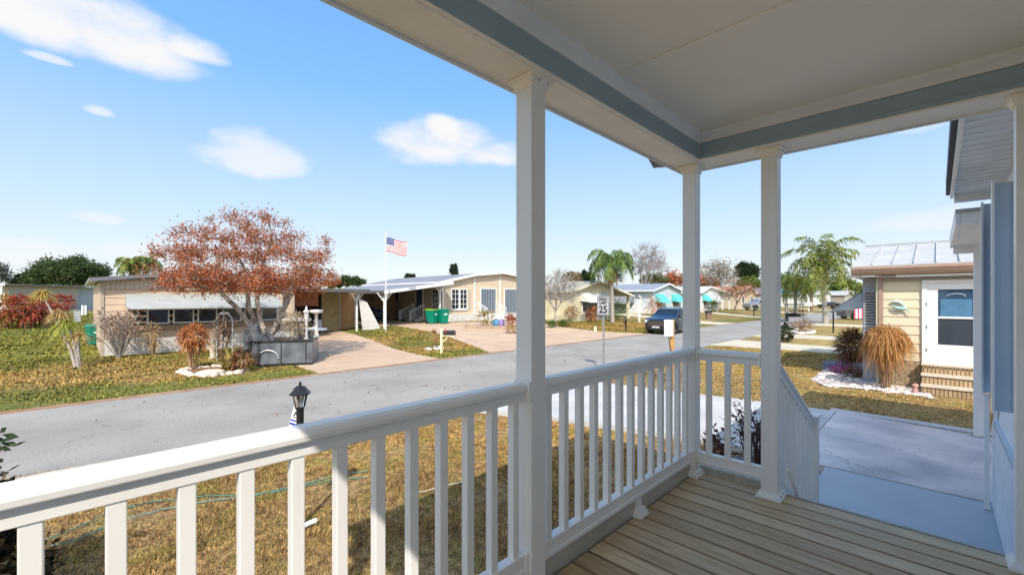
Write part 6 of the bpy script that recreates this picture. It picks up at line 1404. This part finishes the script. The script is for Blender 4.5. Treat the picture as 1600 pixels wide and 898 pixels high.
tc = N.new('ShaderNodeTexCoord'); sx = N.new('ShaderNodeSeparateXYZ'); L.new(tc.outputs['Generated'], sx.inputs[0])
def mth(op, a, b=None, clamp=False):
    x = N.new('ShaderNodeMath'); x.operation = op; x.use_clamp = clamp
    for i, q in enumerate((a, b)):
        if q is None: continue
        if isinstance(q, (int, float)): x.inputs[i].default_value = q
        else: L.new(q, x.inputs[i])
    return x.outputs[0]
az = mth('ARCTAN2', sx.outputs[0], sx.outputs[1]); el = mth('ARCSINE', sx.outputs[2])
nz = N.new('ShaderNodeTexNoise'); nz.inputs['Scale'].default_value = 9; nz.inputs['Detail'].default_value = 7; nz.inputs['Roughness'].default_value = .55
mp = N.new('ShaderNodeMapping'); mp.inputs['Scale'].default_value = (1, 1, 2.2); L.new(tc.outputs['Generated'], mp.inputs[0]); L.new(mp.outputs[0], nz.inputs[0])
nz2 = N.new('ShaderNodeTexNoise'); nz2.inputs['Scale'].default_value = 2.2; nz2.inputs['Detail'].default_value = 6; L.new(mp.outputs[0], nz2.inputs[0])
fl_ = mth('SUBTRACT', nz.outputs[0], .5)
head = math.atan2(CU, SU)
def cloud(px, py, rx, ry, strength, tilt=0):
    t = (px-800)/F; a0 = head+math.atan(t); e0 = math.atan((466-py)/F/math.sqrt(1+t*t)); sc = math.cos(math.atan(t))**2
    ra = rx/F*sc; re = ry/F*math.cos(math.atan(t))
    da = mth('SUBTRACT', az, a0); de = mth('SUBTRACT', el, e0)
    de = mth('ADD', de, mth('MULTIPLY', da, tilt))
    x = mth('DIVIDE', da, ra); y = mth('DIVIDE', de, re)
    lo = mth('MULTIPLY', mth('LESS_THAN', y, 0), .8); y = mth('MULTIPLY', y, mth('ADD', lo, 1))
    r = mth('ADD', mth('MULTIPLY', x, x), mth('MULTIPLY', y, y))
    v = mth('SUBTRACT', 1, r); v = mth('ADD', v, mth('MULTIPLY', fl_, 2.0))
    v = mth('MULTIPLY', v, 1.0, True); return mth('MULTIPLY', mth('MULTIPLY', mth('MULTIPLY', v, v), mth('SUBTRACT', 3, mth('MULTIPLY', v, 2))), strength)
cl_ = [cloud(30, 15, 240, 80, 1, .04), cloud(190, 68, 160, 66, 1, .03), cloud(300, 82, 80, 26, 1, .0), cloud(75, 92, 46, 9, .7), cloud(155, 175, 30, 11, .7), cloud(405, 252, 100, 48, .75), cloud(345, 210, 25, 10, .4),
       cloud(685, 232, 115, 48, 1), cloud(760, 246, 75, 28, 1), cloud(155, 342, 58, 14, .5), cloud(40, 400, 130, 34, .5), cloud(230, 395, 90, 22, .35), cloud(1450, 350, 130, 28, .45), cloud(1440, 200, 50, 14, .35), cloud(690, 205, 45, 26, 1)]
d = cl_[0]
for c_ in cl_[1:]: d = mth('MAXIMUM', d, c_)
# scattered clouds over the rest of the sky, behind the view
dotf = mth('ADD', mth('MULTIPLY', sx.outputs[0], CU), mth('MULTIPLY', sx.outputs[1], SU))
back = mth('MULTIPLY', mth('LESS_THAN', dotf, .35), mth('MULTIPLY', mth('MAXIMUM', mth('SUBTRACT', nz2.outputs[0], .5), 0), 4))
d = mth('MAXIMUM', d, mth('MINIMUM', back, .9), True)
up = mth('MAXIMUM', sx.outputs[2], 0)
hz_ = mth('POWER', mth('SUBTRACT', 1, up, True), 5.0)     # haze towards the horizon
rmp = N.new('ShaderNodeValToRGB'); e = rmp.color_ramp.elements; L.new(up, rmp.inputs[0])
stops = [(0, (.93, .97, 1.0)), (.06, (.87, .95, 1.02)), (.2, (.63, .86, 1.1)), (.42, (.28, .63, 1.18)), (.7, (.16, .47, 1.05)), (1, (.12, .38, .9))]
e[0].color = col4(stops[0][1]); e[1].color = col4(stops[-1][1])
for p_, c_ in stops[1:-1]: k = e.new(p_); k.color = col4(c_)
sc7 = N.new('ShaderNodeMix'); sc7.data_type = 'RGBA'; sc7.blend_type = 'MULTIPLY'; sc7.inputs[0].default_value = 1; sc7.clamp_result = False; L.new(rmp.outputs[0], sc7.inputs[6]); sc7.inputs[7].default_value = (6.7, 6.7, 6.7, 1)
mh_ = N.new('ShaderNodeMix'); mh_.data_type = 'RGBA'; mh_.inputs[0].default_value = .8; L.new(sky.outputs[0], mh_.inputs[6]); L.new(sc7.outputs[2], mh_.inputs[7])
mc_ = N.new('ShaderNodeMix'); mc_.data_type = 'RGBA'; L.new(mth('MULTIPLY', d, .95), mc_.inputs[0]); L.new(mh_.outputs[2], mc_.inputs[6]); mc_.inputs[7].default_value = (6.5, 6.45, 6.4, 1)
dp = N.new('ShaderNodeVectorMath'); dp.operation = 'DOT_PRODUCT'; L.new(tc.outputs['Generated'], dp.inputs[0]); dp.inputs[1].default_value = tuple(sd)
fill_glow = mth('POWER', mth('MAXIMUM', dp.outputs['Value'], 0), 5.0)  # aureole added to the unseen sky to brighten the shaded porch
ga = N.new('ShaderNodeMix'); ga.data_type = 'RGBA'; ga.blend_type = 'ADD'; ga.clamp_result = False; L.new(fill_glow, ga.inputs[0]); L.new(mc_.outputs[2], ga.inputs[6]); ga.inputs[7].default_value = (15, 13.5, 11, 1)
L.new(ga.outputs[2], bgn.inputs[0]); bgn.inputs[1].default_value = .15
sc_ = bpy.context.scene; sc_.view_settings.view_transform = 'Standard'; sc_.view_settings.look = 'None'; sc_.view_settings.exposure = 0; sc_.view_settings.gamma = 1
sc_.render.engine = 'CYCLES'; sc_.cycles.max_bounces = 12; sc_.cycles.diffuse_bounces = 8
